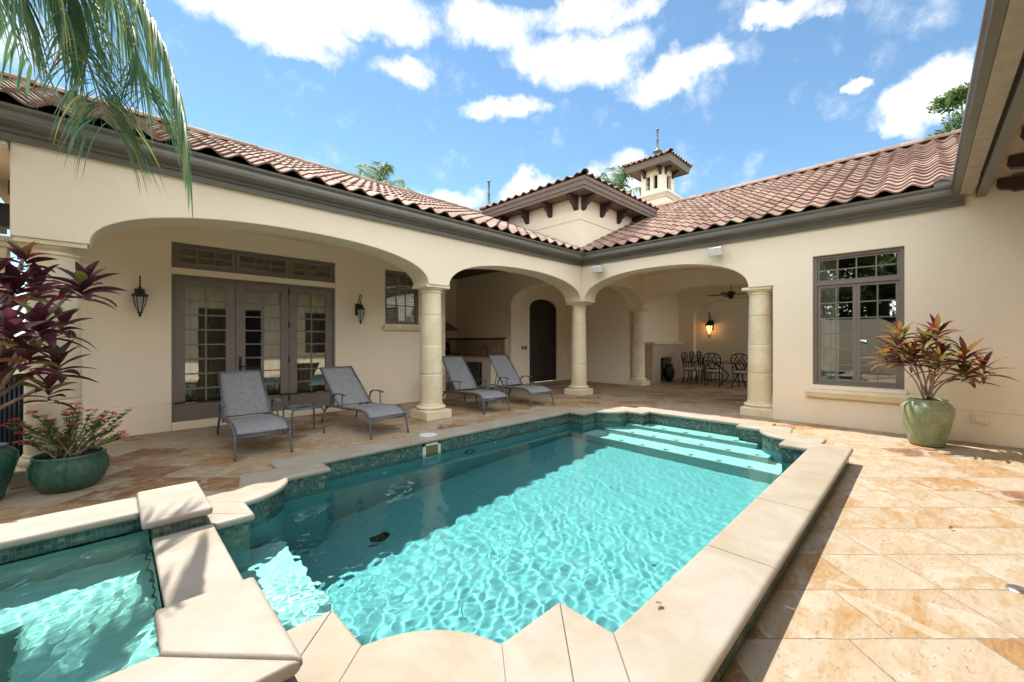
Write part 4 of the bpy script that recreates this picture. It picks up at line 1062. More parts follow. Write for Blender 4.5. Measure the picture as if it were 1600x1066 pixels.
for (x, y, rz, ang, lab) in ((1.31, 5.62, -3.5, 36, 'grey mesh sun lounger nearest the camera, in front of the left french door'),
                             (2.91, 5.53, 1, 36, 'grey mesh sun lounger just left of the front stone column, beside the glass side table'),
                             (5.30, 5.80, -8, 45, 'grey mesh sun lounger directly right of the front stone column, before the outdoor kitchen'),
                             (6.57, 5.74, -11, 45, 'grey mesh sun lounger nearest the dark arched entry door')):
    o = make_lounger(R(ang)); o.location = (x, y, 0); o.rotation_euler = (0, 0, R(rz)); tag(o, lab, 'sun lounger', LG)
def make_side_table():
    root = empty('side_table'); h = .40; hw = .2
    t = MB(); t.box(-hw+.012, -hw+.012, h-.006, hw-.012, hw-.012, h+.002); g_ = t.build('glass_top', M['glasstop'], root)
    f = MB(); c = smoothcurve([(-hw, -hw, h), (hw, -hw, h)], 1)
    for (a, b) in (((-hw, -hw), (hw, -hw)), ((hw, -hw), (hw, hw)), ((hw, hw), (-hw, hw)), ((-hw, hw), (-hw, -hw))): f.tube([(*a, h), (*b, h)], .012, 8)
    f.build('table_frame', M['alu'], root)
    for sx in (-1, 1):
        for sy in (-1, 1):
            l = MB(); l.tube(smoothcurve([(sx*(hw-.05), sy*(hw-.05), h), (sx*hw, sy*hw, h-.015), (sx*(hw+.018), sy*(hw+.012), h-.06), (sx*(hw+.022), sy*(hw+.014), 0)], 4), .0125, 8); l.build('leg', M['alu'], root)
    return root
m, nt, b = mat('smoked_glass_top', (.10, .12, .11), .08, 0, .6); M['glasstop'] = m
SG = 'low glass-topped side tables between loungers'
for (x, y, rz, lab) in ((2.06, 6.58, 0, 'low square side table with grey frame between the two nearer loungers'), (5.98, 6.75, -8, 'low side table half hidden between the two farther loungers')):
    o = make_side_table(); o.location = (x, y, 0); o.rotation_euler = (0, 0, R(rz)); tag(o, lab, 'side table', SG)

# ---------------------------------------------------------------- wall lanterns
def make_lantern(lit=False, sc=1.0, crook=True):
    """mounted on a wall in plane y=0, lantern towards -y, origin at mid height"""
    root = empty('wall_lantern'); s = sc
    b = MB(); b.box(-.055*s, -.02*s, -.12*s, .055*s, 0, .12*s); b.build('back_plate', M['black'], root, bevel=.005)
    a = MB(); a.tube(smoothcurve([(0, -.01*s, .05*s), (0, -.05*s, .16*s), (0, -.09*s, .27*s), (0, -.14*s, .30*s), (0, -.175*s, .26*s), (0, -.16*s, .215*s), (0, -.14*s, .12*s)], 5), .008*s, 8)
    a.tube(smoothcurve([(0, -.05*s, .16*s), (0, -.075*s, .20*s), (0, -.10*s, .19*s), (0, -.09*s, .165*s)], 4), .005*s, 6); a.build('bracket', M['black'], root)
    yc = -.14*s
    c = MB(); c.lathe([(0, .14*s), (.015*s, .13*s), (.02*s, .10*s), (.045*s, .09*s), (.06*s, .045*s), (.092*s, .02*s), (.096*s, 0), (.085*s, -.01*s), (0, -.01*s)], (0, yc, 0), 6 if not lit else 12, smooth=lit); c.build('lantern_cap', M['black'], root)
    f = MB()
    nn = 6 if not lit else 8
    for k in range(nn):
        an = 2*math.pi*k/nn; f.tube([(.078*s*math.cos(an), yc+.078*s*math.sin(an), -.005*s), (.06*s*math.cos(an), yc+.06*s*math.sin(an), -.12*s), (.016*s*math.cos(an), yc+.016*s*math.sin(an), -.25*s)], .0055*s, 5)
    f.lathe([(.03*s, -.235*s), (.03*s, -.25*s), (.012*s, -.265*s), (.02*s, -.285*s), (.008*s, -.30*s), (0, -.32*s)], (0, yc, 0), 12)
    f.build('cage', M['black'], root)
    g_ = MB(); g_.lathe([(.072*s, -.012*s), (.054*s, -.12*s), (.014*s, -.24*s)], (0, yc, 0), nn, smooth=False)
    g_.build('lamp_glass', M['lampglow'] if lit else M['lampglass'], root)
    return root
m, nt, b = mat('lantern_glass', (.55, .58, .52), .2, 0, .6); b.inputs['Alpha'].default_value = .45; M['lampglass'] = m
m, nt, b = mat('lantern_glass_lit', (.8, .5, .25), .4); b.inputs['Emission Color'].default_value = (1, .58, .22, 1); b.inputs['Emission Strength'].default_value = .4; b.inputs['Alpha'].default_value = .6; M['lampglow'] = m
for (x, z, lab) in ((.287, 2.06, 'black iron wall lantern left of the french doors'), (3.61, 2.05, 'black iron wall lantern between the french doors and the small shuttered window')):
    o = make_lantern(); o.location = (x, 8.199, z); tag(o, lab, 'wall lantern', 'black wall lanterns')
o = make_lantern(True, 1.55); o.location = (15.868, 5.5, 1.98); o.rotation_euler = (0, 0, R(-90)); tag(o, 'glowing wall lantern in the arched niche above the dining set', 'wall lantern', 'black wall lanterns')
pl = bpy.data.lights.new('lantern_bulb', 'POINT'); pl.energy = 1.2; pl.color = (1, .55, .22); pl.shadow_soft_size = .03
po = bpy.data.objects.new('lantern_bulb', pl); COL.objects.link(po); po.parent = o; po.location = (.0, -.25, -.10)

# ---------------------------------------------------------------- ceiling fan
fan = empty('ceiling_fan', (13.8, 4.2, 2.86), 0, 'dark ceiling fan hanging over the dining area', 'ceiling fan')
f = MB(); f.tube([(0, 0, .08), (0, 0, .54)], .013, 8); f.lathe([(0, .54), (.07, .54), (.06, .49), (.015, .47)], (0, 0, 0), 16); f.build('rod', M['black'], fan)
f = MB(); f.lathe([(.02, .11), (.07, .10), (.13, .07), (.14, .02), (.12, -.02), (.08, -.05), (.075, -.09), (.05, -.13), (0, -.14)], (0, 0, 0), 20); f.build('motor', M['black'], fan)
for k in range(5):
    a = 2*math.pi*k/5+.55; mm = Matrix.Rotation(a, 4, 'Z') @ Matrix.Rotation(R(12), 4, 'X')
    f = MB(); f.box(.12, -.02, -.004, .24, .02, .004, 0, mm); f.prism([(.2, -.05), (.62, -.072), (.68, -.05), (.69, .05), (.62, .072), (.2, .05)], zfn, -.005, .005)
    for i in range(8, len(f.v)): f.v[i] = mm @ f.v[i]
    f.build('blade', M['black'], fan)

# ---------------------------------------------------------------- dining set
def make_chair():
    root = empty('dining_chair')
    for (sx, sy) in ((-1, 1), (1, 1)):     # front legs (front is +y)
        l = MB(); l.tube(smoothcurve([(sx*.21, sy*.2, .43), (sx*.22, sy*.22, .25), (sx*.20, sy*.20, .1), (sx*.22, sy*.235, 0)], 4), .017, 6); l.build('leg', M['black'], root)
    for sx in (-1, 1):
        l = MB(); l.tube(smoothcurve([(sx*.20, -.20, .45), (sx*.20, -.21, .2), (sx*.21, -.26, 0)], 4), .017, 6); l.build('leg', M['black'], root)
    f = MB(); f.tube([(-.21, .2, .43), (.21, .2, .43), (.2, -.2, .43), (-.2, -.2, .43), (-.21, .2, .43)], .015, 6)
    f.tube([(-.2, 0, .2), (.2, 0, .2)], .0115, 6); f.build('seat_frame', M['black'], root)
    c = MB(); c.box(-.22, -.2, .435, .22, .22, .50); c.build('seat_cushion', M['cushion'], root, bevel=.025, segs=3)
    b = MB(); arch = smoothcurve([(-.20, -.20, .45), (-.225, -.235, .70), (-.235, -.27, .90), (-.15, -.285, 1.0), (0, -.29, 1.03), (.15, -.285, 1.0), (.235, -.27, .90), (.225, -.235, .70), (.20, -.20, .45)], 4)
    b.tube(arch, .017, 6)
    for sx in (-1, 1):
        b.tube(smoothcurve([(0, -.23, .52), (sx*.09, -.25, .65), (sx*.13, -.27, .82), (sx*.05, -.285, 1.0)], 4), .0115, 6)
        b.tube(smoothcurve([(sx*.20, -.23, .60), (sx*.08, -.25, .72), (0, -.265, .85), (-sx*.12, -.28, 1.0)], 4), .0115, 6)
        b.tube(smoothcurve([(sx*.23, -.26, .85), (sx*.15, -.27, .90), (sx*.05, -.28, .80), (0, -.26, .68)], 4), .010, 6)
    b.tube([(-.21, -.225, .56), (.21, -.225, .56)], .0115, 6); b.build('backrest', M['black'], root)
    for sx in (-1, 1):
        a = MB(); a.tube(smoothcurve([(sx*.225, -.24, .72), (sx*.25, -.05, .70), (sx*.25, .12, .68), (sx*.24, .16, .60), (sx*.22, .18, .44)], 4), .014, 6); a.build('armrest', M['black'], root)
    return root
dc0 = make_chair(); CG = 'black wrought iron dining chairs'
cl = [(13.72, 5.35, 180, 'black iron dining chair nearest the niche edge, leftmost at the table'), (14.3, 5.32, 180, 'black iron dining chair second from the left along the far side'),
      (14.88, 5.30, 180, 'black iron dining chair third from the left, under the lit lantern'), (13.30, 4.55, -80, 'black iron dining chair turned with its cream seat facing the loggia opening'),
      (13.32, 3.72, -95, 'black iron dining chair closest to the right stone column'), (14.4, 3.0, 0, 'black iron dining chair on the near side hidden by the column')]
for i, (x, y, rz, lab) in enumerate(cl[:5]):
    o = dc0 if i == 0 else copy_tree(dc0); o.location = (x, y, 0); o.rotation_euler = (0, 0, R(rz)); tag(o, lab, 'dining chair', CG)
tb_ = empty('dining_table', (14.5, 4.15, 0), 0, 'dark iron dining table with glass top in the far loggia', 'dining table')
t = MB(); t.box(-.95, -.55, .72, .95, .55, .735); t.build('table_top', M['glasstop'], tb_, bevel=.004)
t = MB(); t.tube([(-.95, -.55, .72), (.95, -.55, .72), (.95, .55, .72), (-.95, .55, .72), (-.95, -.55, .72)], .015, 6); t.build('table_rim', M['black'], tb_)
for sx in (-1, 1):
    for sy in (-1, 1):
        t = MB(); t.tube(smoothcurve([(sx*.85, sy*.45, .71), (sx*.65, sy*.3, .5), (sx*.45, sy*.2, .3), (sx*.6, sy*.3, .1), (sx*.72, sy*.38, 0)], 5), .02, 8); t.build('leg', M['black'], tb_)

# ---------------------------------------------------------------- fireplace
fp = empty('fireplace', (13.8, 6.45, 0), 0, 'pale stone fireplace with dark firebox behind the inner column', 'fireplace')
w = MB(); w.prism([(12.72, 0), (13.3, 0), (13.3, .83), (14.15, .83), (14.15, 0), (14.85, 0), (14.85, 1.28), (12.72, 1.28)], XZ, 6.25, 6.62); OB(w, 'surround', m_stone('fireplace_stone', (.50, .42, .31), (.42, .34, .24), .8, .2), fp)
w = MB(); w.box(12.64, 6.17, 1.282, 14.93, 6.62, 1.37); OB(w, 'mantel', M['column'], fp, bevel=.01)
w = MB(); w.box(13.28, 6.56, 0, 14.17, 6.618, .85); OB(w, 'firebox', M['dark'], fp)
w = MB(); w.lathe([(0, .02), (.10, .02), (.17, .2), (.19, .38), (.13, .52), (.11, .56), (.14, .60)], (13.62, 6.10, 0), 20); o = w.build('floor_urn', M['black']); tag(o, 'black urn standing before the dark firebox', 'urn')

# ---------------------------------------------------------------- outdoor kitchen
k_ = empty('kitchen_counter', (8.5, 10.5, 0), 0, 'stone kitchen counter with tiled splashback along the loggia wall', 'counter')
w = MB(); w.box(8.18, 9.20, 0, 8.87, 9.62, .90); w.box(8.18, 10.32, 0, 8.869, 11.87, .90); w.box(8.18, 9.62, .74, 8.868, 10.32, .90); OB(w, 'base_cabinet', M['stucco_in'], k_)
w = MB(); w.box(5.9, 11.2, 0, 8.18, 11.869, .90); OB(w, 'base_cabinet', M['stucco_in'], k_)
w = MB(); w.box(8.13, 9.16, .902, 8.868, 11.868, .945); w.box(5.9, 11.15, .902, 8.129, 11.868, .945); OB(w, 'worktop', M['granite'], k_, bevel=.006)
w = MB(); w.box(8.84, 9.26, .947, 8.869, 11.84, 1.44); w.box(5.9, 11.84, .947, 8.84, 11.869, 1.44); OB(w, 'splashback', M['splash'], k_)
w = MB(); w.box(8.81, 9.20, 1.442, 8.869, 11.81, 1.50); w.box(5.9, 11.81, 1.442, 8.868, 11.869, 1.50); OB(w, 'splashback_trim', M['wood'], k_, bevel=.008)
w = MB(); w.box(8.80, 9.19, .947, 8.868, 9.258, 1.46); OB(w, 'end_trim', M['stone'], k_)
w = MB(); w.box(8.165, 10.45, .08, 8.179, 11.1, .70); OB(w, 'cabinet_door', M['frame'], k_)
w = MB(); w.tube(smoothcurve([(8.7, 9.95, .945), (8.7, 9.95, 1.15), (8.65, 9.95, 1.22), (8.56, 9.95, 1.2), (8.54, 9.95, 1.14)], 4), .011, 8); OB(w, 'tap', M['black'], k_)
for y in (9.55, 9.75, 11.0):
    w = MB(); w.box(8.832, y-.035, 1.08, 8.839, y+.035, 1.2); OB(w, 'socket', M['white'], k_)
fr_ = empty('refrigerator', (8.15, 9.98, 0), 0, 'small stainless steel refrigerator built under the kitchen counter', 'refrigerator')
w = MB(); w.box(8.15, 9.65, .04, 8.5, 10.29, .735); OB(w, 'body', M['black'], fr_)
w = MB(); w.box(8.10, 9.66, .06, 8.149, 10.28, .73); d_ = OB(w, 'door', m_simple('dark_fridge_glass', (.10, .09, .07), .15, .3), fr_, bevel=.004)
w = MB(); w.tube([(8.10, 10.24, .12), (8.05, 10.24, .14), (8.05, 10.24, .66), (8.10, 10.24, .68)], .012, 8); w.build('door_handle', M['steel'], d_)
gl_ = empty('barbecue_grill', (7.4, 11.5, .95), 0, 'dark covered grill on the kitchen counter under the hood', 'grill')
w = MB(); w.prism([(-.3, 0), (.3, 0), (.3, .12), (.16, .42), (-.16, .42), (-.28, .2)], lambda a, b, d: (d, a, b), -.6, .75); w.build('lid', M['steel2'] if 'steel2' in M else M['black'], gl_)
w = MB(); w.tube([(-.5, -.32, .2), (.6, -.32, .2)], .014, 8); w.build('lid_handle', M['steel'], gl_)
hd_ = empty('range_hood', (7.4, 11.6, 1.75), 0, 'dark tapered range hood on the kitchen back wall', 'range hood')
w = MB(); w.add([(-.6, -.5, 0), (.95, -.5, 0), (.95, .265, 0), (-.6, .265, 0), (-.6, -.5, .07), (.95, -.5, .07), (.95, .265, .07), (-.6, .265, .07), (-.2, 0, .5), (.5, 0, .5), (.5, .265, .5), (-.2, .265, .5)],
                [(0, 3, 2, 1), (0, 1, 5, 4), (1, 2, 6, 5), (2, 3, 7, 6), (3, 0, 4, 7), (4, 5, 9, 8), (5, 6, 10, 9), (6, 7, 11, 10), (7, 4, 8, 11), (8, 9, 10, 11)]); w.build('canopy', M['frame'], hd_)
# switches, speakers, outlet
for (x, lab) in ((9.42, 'dark square light switch plate left of the entry door'), (9.56, 'dark square light switch plate closest to the entry door')):
    w = MB(); w.box(x-.055, 9.035, 1.12, x+.055, 9.049, 1.24); w.box(x-.012, 9.028, 1.15, x+.012, 9.036, 1.21); tag(w.build('light_switch', M['frame'], bevel=.003), lab, 'switch', 'switch plates by the entry door')
def make_speaker():
    root = empty('outdoor_speaker'); w = MB(); w.prism([(-.13, -.09), (.13, -.09), (.10, .07), (-.10, .07)], lambda a, b, d: (b-.17, a, d), -.085, .085); w.build('cabinet', M['white'], root, bevel=.02, segs=3)
    w = MB(); w.box(-.268, -.11, -.07, -.262, .11, .07); w.build('grille', M['shutter'], root, bevel=.002)
    w = MB(); w.box(-.08, -.03, -.03, 0, .03, .03); w.box(-.17, -.015, .08, -.02, .015, .095); w.build('bracket', M['gutter'], root); return root
sp0 = make_speaker(); sp1 = copy_tree(sp0)
for o, y, lab in ((sp0, 5.45, 'white speaker under the gutter at the inner corner'), (sp1, 2.78, 'white speaker under the gutter above the right arch')):
    o.location = (8.449, y, 3.17); o.rotation_euler = (0, R(-14), 0); tag(o, lab, 'speaker', 'white speakers under the gutter')
ou = empty('outlet_cover', (8.437, -.56, .33), 0, 'beige weatherproof outlet cover low on the courtyard wall', 'outlet')
w = MB(); w.box(-.035, -.075, -.065, 0, .075, .065); w.build('cover_box', M['stone'], ou, bevel=.01)
w = MB(); w.box(-.05, -.045, -.035, -.0355, .045, .035); w.build('cover_flap', M['stucco'], ou, bevel=.006)

# ---------------------------------------------------------------- pots
def make_pot(name, prof, m, loc, label):
    root = empty(name, loc, 0, label, 'pot'); p = MB(); p.lathe(prof, (0, 0, 0), 48); p.build('vessel', m, root)
    s_ = MB(); rt = [q for q in prof][-1]; r_in = rt[0]; s_.lathe([(0, rt[1]-.0), (r_in, rt[1]-.0)], (0, 0, .002), 32); s_.build('soil', M['soil'], root); return root
jar = [(0, 0), (.15, 0), (.175, .02), (.195, .12), (.235, .30), (.262, .44), (.258, .52), (.225, .575), (.195, .595), (.20, .61), (.205, .62), (.185, .622), (.172, .60), (.17, .55)]
JP = W(1447, 690)
make_pot('tall_pot', jar, M['glaze_sage'], (7.80, -.05, 0), 'tall sage green glazed pot beside the courtyard window')
bowl = [(0, 0), (.165, 0), (.18, .01), (.235, .07), (.272, .16), (.268, .25), (.245, .30), (.25, .315), (.25, .33), (.235, .335), (.225, .32), (.225, .28)]
BP = Vector((-.29, 5.72, 0))
make_pot('bowl_planter', bowl, M['glaze_teal'], BP, 'round dark teal glazed bowl in front of the leftmost column')
LP = Vector((-.86, 5.72, 0))
make_pot('green_pot', [(r*1.0, z*.78) for r, z in jar], M['glaze_teal'], LP, 'green glazed pot cut off by the left picture edge')

# ---------------------------------------------------------------- plants
def leaf(mb, base, d, ln, wd, droop, mi, rnd, fold=.25, twist=0, segs=6, prof='ti'):
    d = Vector(d).normalized(); side = d.cross(Vector((0, 0, 1)))
    if side.length < .05: side = Vector((1, 0, 0))
    side.normalize(); q = Matrix.Rotation(twist, 3, d); side = q @ side
    p = Vector(base); vs = []; fs = []; dr = d.copy()
    for i in range(segs+1):
        t = i/segs
        if prof == 'ti': w = wd*(.16+.84*math.sin(math.pi*min(1, t*1.02)**.85))*(1 if t < .95 else .3); w = max(w, .002) if t < 1 else .001
        else: w = wd*(1-t**2.2)*(.5+.5*min(1, t*8))+.0008
        nr = side.cross(dr).normalized()
        if nr.z < 0: nr = -nr
        vs += [p-side*w/2+nr*w*fold, p.copy(), p+side*w/2+nr*w*fold]
        p = p+dr*(ln/segs); dr = (dr+Vector((0, 0, -1))*droop/segs).normalized()
    for i in range(segs):
        a = i*3; fs += [(a, a+1, a+4, a+3), (a+1, a+2, a+5, a+4)]
    mb.add(vs, fs, mi, True)
def rosette(mb, c, n, ln, wd, rnd, mis, up=(.05, 1.2), droop=(.5, 1.4), axis=None):
    for k in range(n):
        a = k*2.4+rnd.uniform(-.3, .3); t = k/n
        el = up[1]*(t)+up[0]*(1-t); el += rnd.uniform(-.15, .15)
        d = Vector((math.cos(a)*math.cos(el), math.sin(a)*math.cos(el), math.sin(el)))
        base = Vector(c)+Vector((0, 0, -.16*(1-t)))
        leaf(mb, base, d, ln*rnd.uniform(.75, 1.12)*(1-.25*t), wd*rnd.uniform(.8, 1.15), rnd.uniform(*droop)*(1-.6*t), rnd.choice(mis), rnd, rnd.uniform(.12, .3), rnd.uniform(-.5, .5))
def ti_plant(name, base, heads, ln, wd, mis, label, seed, trunk_r=.012, mats=None):
    rnd = random.Random(seed); root = empty(name, base, 0, label, 'plant'); lf = MB(); st = MB()
    for (hx, hy, hz, n, s) in heads:
        h = Vector((hx, hy, hz)); b0 = Vector((rnd.uniform(-.06, .06), rnd.uniform(-.06, .06), 0))
        mid = b0.lerp(h, .5)+Vector((rnd.uniform(-.05, .05), rnd.uniform(-.05, .05), 0))-Vector((h.x, h.y, 0))*.18
        st.tube(smoothcurve([b0, mid, h], 5), [trunk_r*(1.2-.04*i) for i in range(11)], 7)
        rosette(lf, h, n, ln*s, wd*s, rnd, mis)
    lf.build('foliage', mats or [M['ti'], M['ti_red'], M['ti_green'], M['ti_bronze']], root, fix=False); st.build('stem', M['bark'], root); return root
def at_px(px, py, d): return WD(px, py, d)
# big cordyline at left
heads = []
for (px, py, d, n, s) in ((128, 440, 3.55, 22, 1.05), (62, 500, 3.3, 20, 1.0), (25, 440, 3.5, 18, .95), (-25, 480, 3.2, 18, 1.0), (90, 560, 3.5, 18, .9), (5, 570, 3.4, 20, 1.0), (60, 440, 3.8, 16, .95), (-60, 560, 3.5, 14, 1), (45, 545, 3.1, 14, .85), (95, 500, 3.7, 15, .85), (15, 510, 3.0, 16, .9), (-10, 420, 3.4, 16, 1), (40, 395, 3.7, 14, .8), (75, 600, 3.3, 14, .75)):
    p = at_px(px, py, d)-Vector((LP.x, LP.y, .46)); heads.append((*p, n, s))
ti_plant('cordyline_plant', (LP.x, LP.y, .46), heads, .31, .085, [0, 0, 1, 0, 0, 2, 0, 3, 0, 0, 0], 'tall burgundy cordyline plant leaning in from the left edge', 3, .016)
JB = Vector((7.80, -.05, .60))
heads = [(-.18, .13, .62, 26, 1), (.0, .0, .80, 26, 1), (-.25, .28, .76, 22, 1), (.08, -.12, .62, 24, 1), (.10, -.36, .42, 24, 1), (-.10, .25, .92, 20, .9), (-.05, -.34, .64, 22, 1), (-.22, -.10, .52, 18, .95), (.0, .16, .60, 20, .95), (-.1, -.1, .95, 18, .9), (-.1, .40, .62, 18, .9), (.0, -.5, .5, 16, .9)]
ti_plant('cordyline_plant', JB, heads, .34, .062, [0, 3, 1, 3, 3, 2, 3, 0, 3, 2], 'bronze and red cordyline plant growing in the tall sage pot', 9, .008)
# crown of thorns in the bowl
rnd = random.Random(21); cr = empty('flowering_shrub', (BP.x, BP.y, .31), 0, 'thorny shrub with small red flowers growing in the teal bowl', 'plant')
st = MB(); lf = MB(); fl_ = MB()
for k in range(30):
    a = rnd.uniform(0, 6.28); r = rnd.uniform(.12, .42); h = rnd.uniform(.12, .44)*(1.15-.5*r)
    if k < 4: a = R((-45, -20, 150, -60)[k]); r = (.50, .42, .42, .30)[k]; h = (.20, .38, .34, .42)[k]
    b0 = Vector((rnd.uniform(-.12, .12), rnd.uniform(-.12, .12), 0)); tip = Vector((math.cos(a)*r, math.sin(a)*r, h))
    mid = b0.lerp(tip, .5)+Vector((rnd.uniform(-.04, .04), rnd.uniform(-.04, .04), -.02+.05*rnd.random())); path = smoothcurve([b0, mid, tip], 5); st.tube(path, [.007, .0065, .006, .006, .0055, .0055, .005, .005, .005, .0045, .004], 6)
    for q in range(48):
        t = rnd.random()**.3; p = path[min(10, int(t*10))]+Vector((rnd.uniform(-.012, .012), rnd.uniform(-.012, .012), 0)); aa = rnd.uniform(0, 6.28)
        leaf(lf, p, (math.cos(aa), math.sin(aa), rnd.uniform(.2, .9)), rnd.uniform(.035, .065), .02, .3, 0, rnd, .1, 0, 3)
    for q in range(rnd.randint(7, 14)):
        c = tip+Vector((rnd.uniform(-.035, .035), rnd.uniform(-.035, .035), rnd.uniform(.0, .03)))
        for w_ in range(4):
            aa = w_*math.pi/2+rnd.random(); leaf(fl_, c, (math.cos(aa), math.sin(aa), .35), .021, .02, 0, 0, rnd, .05, 0, 2)
st.build('stem', M['bark'], cr); lf.build('foliage', M['greenb'], cr, fix=False); fl_.build('flower_cluster', M['flower'], cr, fix=False)
# palms
def frond(mb, rach, ln, rnd, n=90, wd=.022, mis=(0,), droop=2.2, grav=.25, stm=None, spread=1.0):
    path = smoothcurve(rach, 12); m = len(path)
    stm.tube(path, [.016*(1-.75*i/(m-1)) for i in range(m)], 6)
    for k in range(n):
        t = .06+.94*k/(n-1); f = t*(m-1); i = min(m-2, int(f)); p = path[i].lerp(path[i+1], f-i); tn = (path[i+1]-path[i]).normalized()
        sd = tn.cross(Vector((0, 0, 1)));
        if sd.length < .1: sd = Vector((1, 0, 0))
        sd.normalize()
        for s in (-1, 1):
            d = (sd*s*spread+tn*rnd.uniform(.4, .9)+Vector((0, 0, rnd.uniform(-.5, .35)))).normalized()
            L = ln*(1-.55*abs(t-.45)**1.4)*rnd.uniform(.75, 1.1)
            leaf(mb, p, d, L, wd*rnd.uniform(.7, 1.15), droop*rnd.uniform(.8, 1.3), rnd.choice(mis), rnd, .12, rnd.uniform(-.3, .3), 8, 'palm')
palm = empty('palm_tree', (-2.6, 4.9, 0), 0, 'feathery palm fronds drooping from the upper left corner', 'palm tree')
rnd = random.Random(5); st = MB(); lf = MB()
cw = Vector((-2.6, 4.9, 5.1)); 
fr_list = [[(-60, -330, 2.5), (40, -230, 2.7), (130, -130, 2.9), (215, -10, 3.05), (266, 105, 3.15), (288, 205, 3.2)],
           [(-150, -300, 2.6), (-60, -220, 2.7), (20, -150, 2.8), (90, -70, 3.0), (125, 10, 3.1), (140, 70, 3.15)],
           [(-200, -200, 2.3), (-120, -160, 2.4), (-60, -110, 2.5), (0, -60, 2.6), (30, -10, 2.65)],
           [(-80, -260, 2.9), (30, -190, 3.1), (120, -100, 3.3), (180, 0, 3.5), (215, 90, 3.6), (230, 150, 3.6)],
           [(-90, -200, 2.7), (0, -120, 2.8), (60, -50, 2.9), (110, 40, 3.0), (150, 130, 3.0), (170, 190, 3.0)]]
for i, fl_p in enumerate(fr_list):
    pts = [at_px(px, py, d) for px, py, d in fl_p]; frond(lf, [cw.lerp(pts[0], .0), cw.lerp(pts[0], .55)+Vector((0, 0, .3))]+pts, (.98, .85, .75, .9, .8)[i], rnd, (170, 150, 110, 160, 140)[i], .0135, (0, 0, 0, 0, 0, 0, 0, 0, 0, 0, 0, 0, 0, 0, 1), 1.7, stm=st)
for k in range(7):
    a = R(40+k*48); e = Vector((math.cos(a), math.sin(a), 0)); 
    if 250 < (math.degrees(a) % 360) < 360 or (math.degrees(a) % 360) < 20: continue
    frond(lf, [cw, cw+e*.7+Vector((0, 0, .55)), cw+e*1.5+Vector((0, 0, .5)), cw+e*2.2+Vector((0, 0, -.1)), cw+e*2.6+Vector((0, 0, -.8))], .8, rnd, 50, .03, (0,), 2.2, stm=st)
o_ = lf.build('crown', [M['palm'], M['palm_y']], palm, fix=False); o_.matrix_parent_inverse = Matrix.Translation((2.6, -4.9, 0))
o_ = st.build('frond_stem', M['rachis'], palm); o_.matrix_parent_inverse = Matrix.Translation((2.6, -4.9, 0))
tr = MB(); tr.tube([(0, 0, 0), (.03, 0, 1.5), (0, .03, 3.5), (0, 0, 5.1)], [.16, .13, .12, .11], 14); tr.build('trunk', M['bark'], palm)
def far_palm(px, py, d, ln, label, seed, nf=22, fl=None):
    rnd = random.Random(seed); c = at_px(px, py, d); root = empty('palm_tree', (c.x, c.y, 0), 0, label, 'palm tree'); lf = MB(); st = MB()
    for k in range(nf):
        a = k*2.4; el = R(rnd.uniform(5, 80)); e = Vector((math.cos(a)*math.cos(el), math.sin(a)*math.cos(el), math.sin(el))); b = Vector((0, 0, c.z))
        frond(lf, [b, b+e*ln*.4, b+e*ln*.75+Vector((0, 0, -.05*ln)), b+e*ln+Vector((0, 0, -.22*ln))], ln*.32, rnd, 34, .045, (0, 0, 0, 1) if seed == 1 else (0,), 1.2, stm=st)
    lf.build('crown', [M['palm'], M['palm_y']], root, fix=False); st.build('frond_stem', M['rachis'], root)
    tr = MB(); tr.tube([(0, 0, 0), (.1, 0, c.z*.5), (0, 0, c.z)], [.2, .15, .13], 12); tr.build('trunk', M['bark'], root)
far_palm(590, 303, 22, 2.0, 'yellow green palm top showing over the left roof ridge', 1)
far_palm(962, 312, 26, 2.4, 'blue green palm crown between the tower and the chimney', 2)
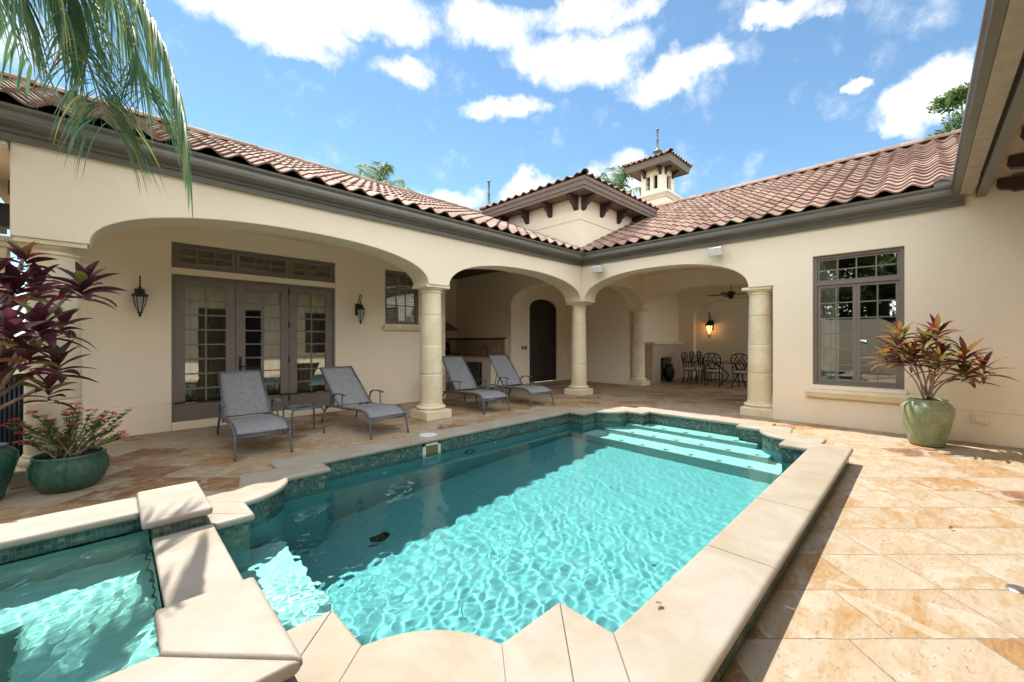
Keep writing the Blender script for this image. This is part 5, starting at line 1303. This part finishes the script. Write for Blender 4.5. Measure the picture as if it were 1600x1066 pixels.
# broadleaf trees
def tree(base, h, cr_, label, seed, nleaf=9000, ls=.11, m='green', low=False):
    rnd = random.Random(seed); root = empty('broadleaf_tree', base, 0, label, 'tree'); tr = MB(); lf = MB()
    tr.tube([(0, 0, 0), (.1, .05, h*.3), (0, 0, h*.6)], [.22, .17, .12], 12); cl = []
    for k in range(34):
        a = rnd.uniform(0, 6.28); r = cr_*math.sqrt(rnd.random()); z = h*.62+(h*.38)*rnd.uniform(-1.35 if low else -.35, 1)*(1-.4*(r/cr_)**2)
        c = Vector((math.cos(a)*r, math.sin(a)*r, z)); cl.append((c, rnd.uniform(.28, .55)*cr_*(.6 if low else .42)))
        tr.tube(smoothcurve([(0, 0, h*.4), (c.x*.4, c.y*.4, h*.4+(z-h*.4)*.6), c], 4), [.07, .065, .06, .05, .045, .035, .03, .022, .015], 6)
    for k in range(nleaf):
        c, r = rnd.choice(cl); v = Vector((rnd.gauss(0, 1), rnd.gauss(0, 1), rnd.gauss(0, .75))).normalized()*r*rnd.random()**.4
        d = Vector((rnd.uniform(-1, 1), rnd.uniform(-1, 1), rnd.uniform(-.6, .8)))
        leaf(lf, c+v, d, ls*rnd.uniform(.7, 1.3), ls*.45, .4, 0, rnd, .15, rnd.uniform(-1, 1), 2)
    lf.build('crown', M[m], root, fix=False); tr.build('trunk', M['bark'], root)
p = at_px(1512, 240, 24); tree((p.x, p.y, 0), 16.3, 2.9, 'leafy green tree rising behind the right roof by the near eave', 4, 15000, .26, 'green', True)
p = at_px(40, 440, 9.5); tree((-4.6, 10.4, 0), 3.6, 1.5, 'green shrubby tree seen between porch post and left column', 8, 5000, .14, 'greenb')
for i, (x, y, h) in enumerate(((-9.5, -2.6, 8.5), (-10, 1.2, 9.5), (-9.5, 5.0, 9.0))):
    tree((x, y, 0), h, 3.3, ('broad dark tree beyond the garden wall, nearest the third wing', 'tallest dark tree beyond the middle of the garden wall', 'broad dark tree beyond the garden wall near the porch')[i], 30+i, 13000, .36, 'green', True)
# fallen leaves and deck drain
rnd = random.Random(77)
for (px, py, z, lab) in ((1483, 829, 0, 'curled brown leaf on the sunny paving right of the pool'), (959, 766, WATER_Z, 'dark leaf floating on the middle of the pool'), (898, 766, WATER_Z, 'small orange leaf floating mid pool'),
                         (1166, 743, WATER_Z, 'tiny dark leaf floating near the far right steps'), (1035, 947, COP_Z, 'dark speck of leaf on the right coping'), (1120, 766, WATER_Z, 'small floating leaf left of the right coping')):
    p = W(px, py, z); mb = MB(); leaf(mb, (0, 0, .008), (rnd.uniform(-1, 1), rnd.uniform(-1, 1), .15), .045, .022, -.3, 0, rnd, .3, .3, 4); o = mb.build('fallen_leaf', M['ti_bronze'], fix=False, loc=p+Vector((0, 0, .004))); tag(o, lab, 'leaf', 'fallen leaves')
p = W(1592, 922); mb = MB(); mb.lathe([(0, .006), (.045, .006), (.05, 0)], (0, 0, .001), 20); tag(mb.build('deck_drain', M['steel'], loc=p), 'small round metal drain cover in the paving at the right edge', 'drain')
# ground cover strip behind the wall openings keeps the horizon green
for o_ in bpy.data.objects:      # surfaces under the water receive the sun refracted through the ripples
    if o_.name.startswith(('pool_shell', 'entry_step', 'spillway_shelf', 'spa_shell', 'spa_bench', 'waterline_tile', 'spa_waterline', 'floor_drain', 'step_marker')): o_.cycles.is_caustics_receiver = True
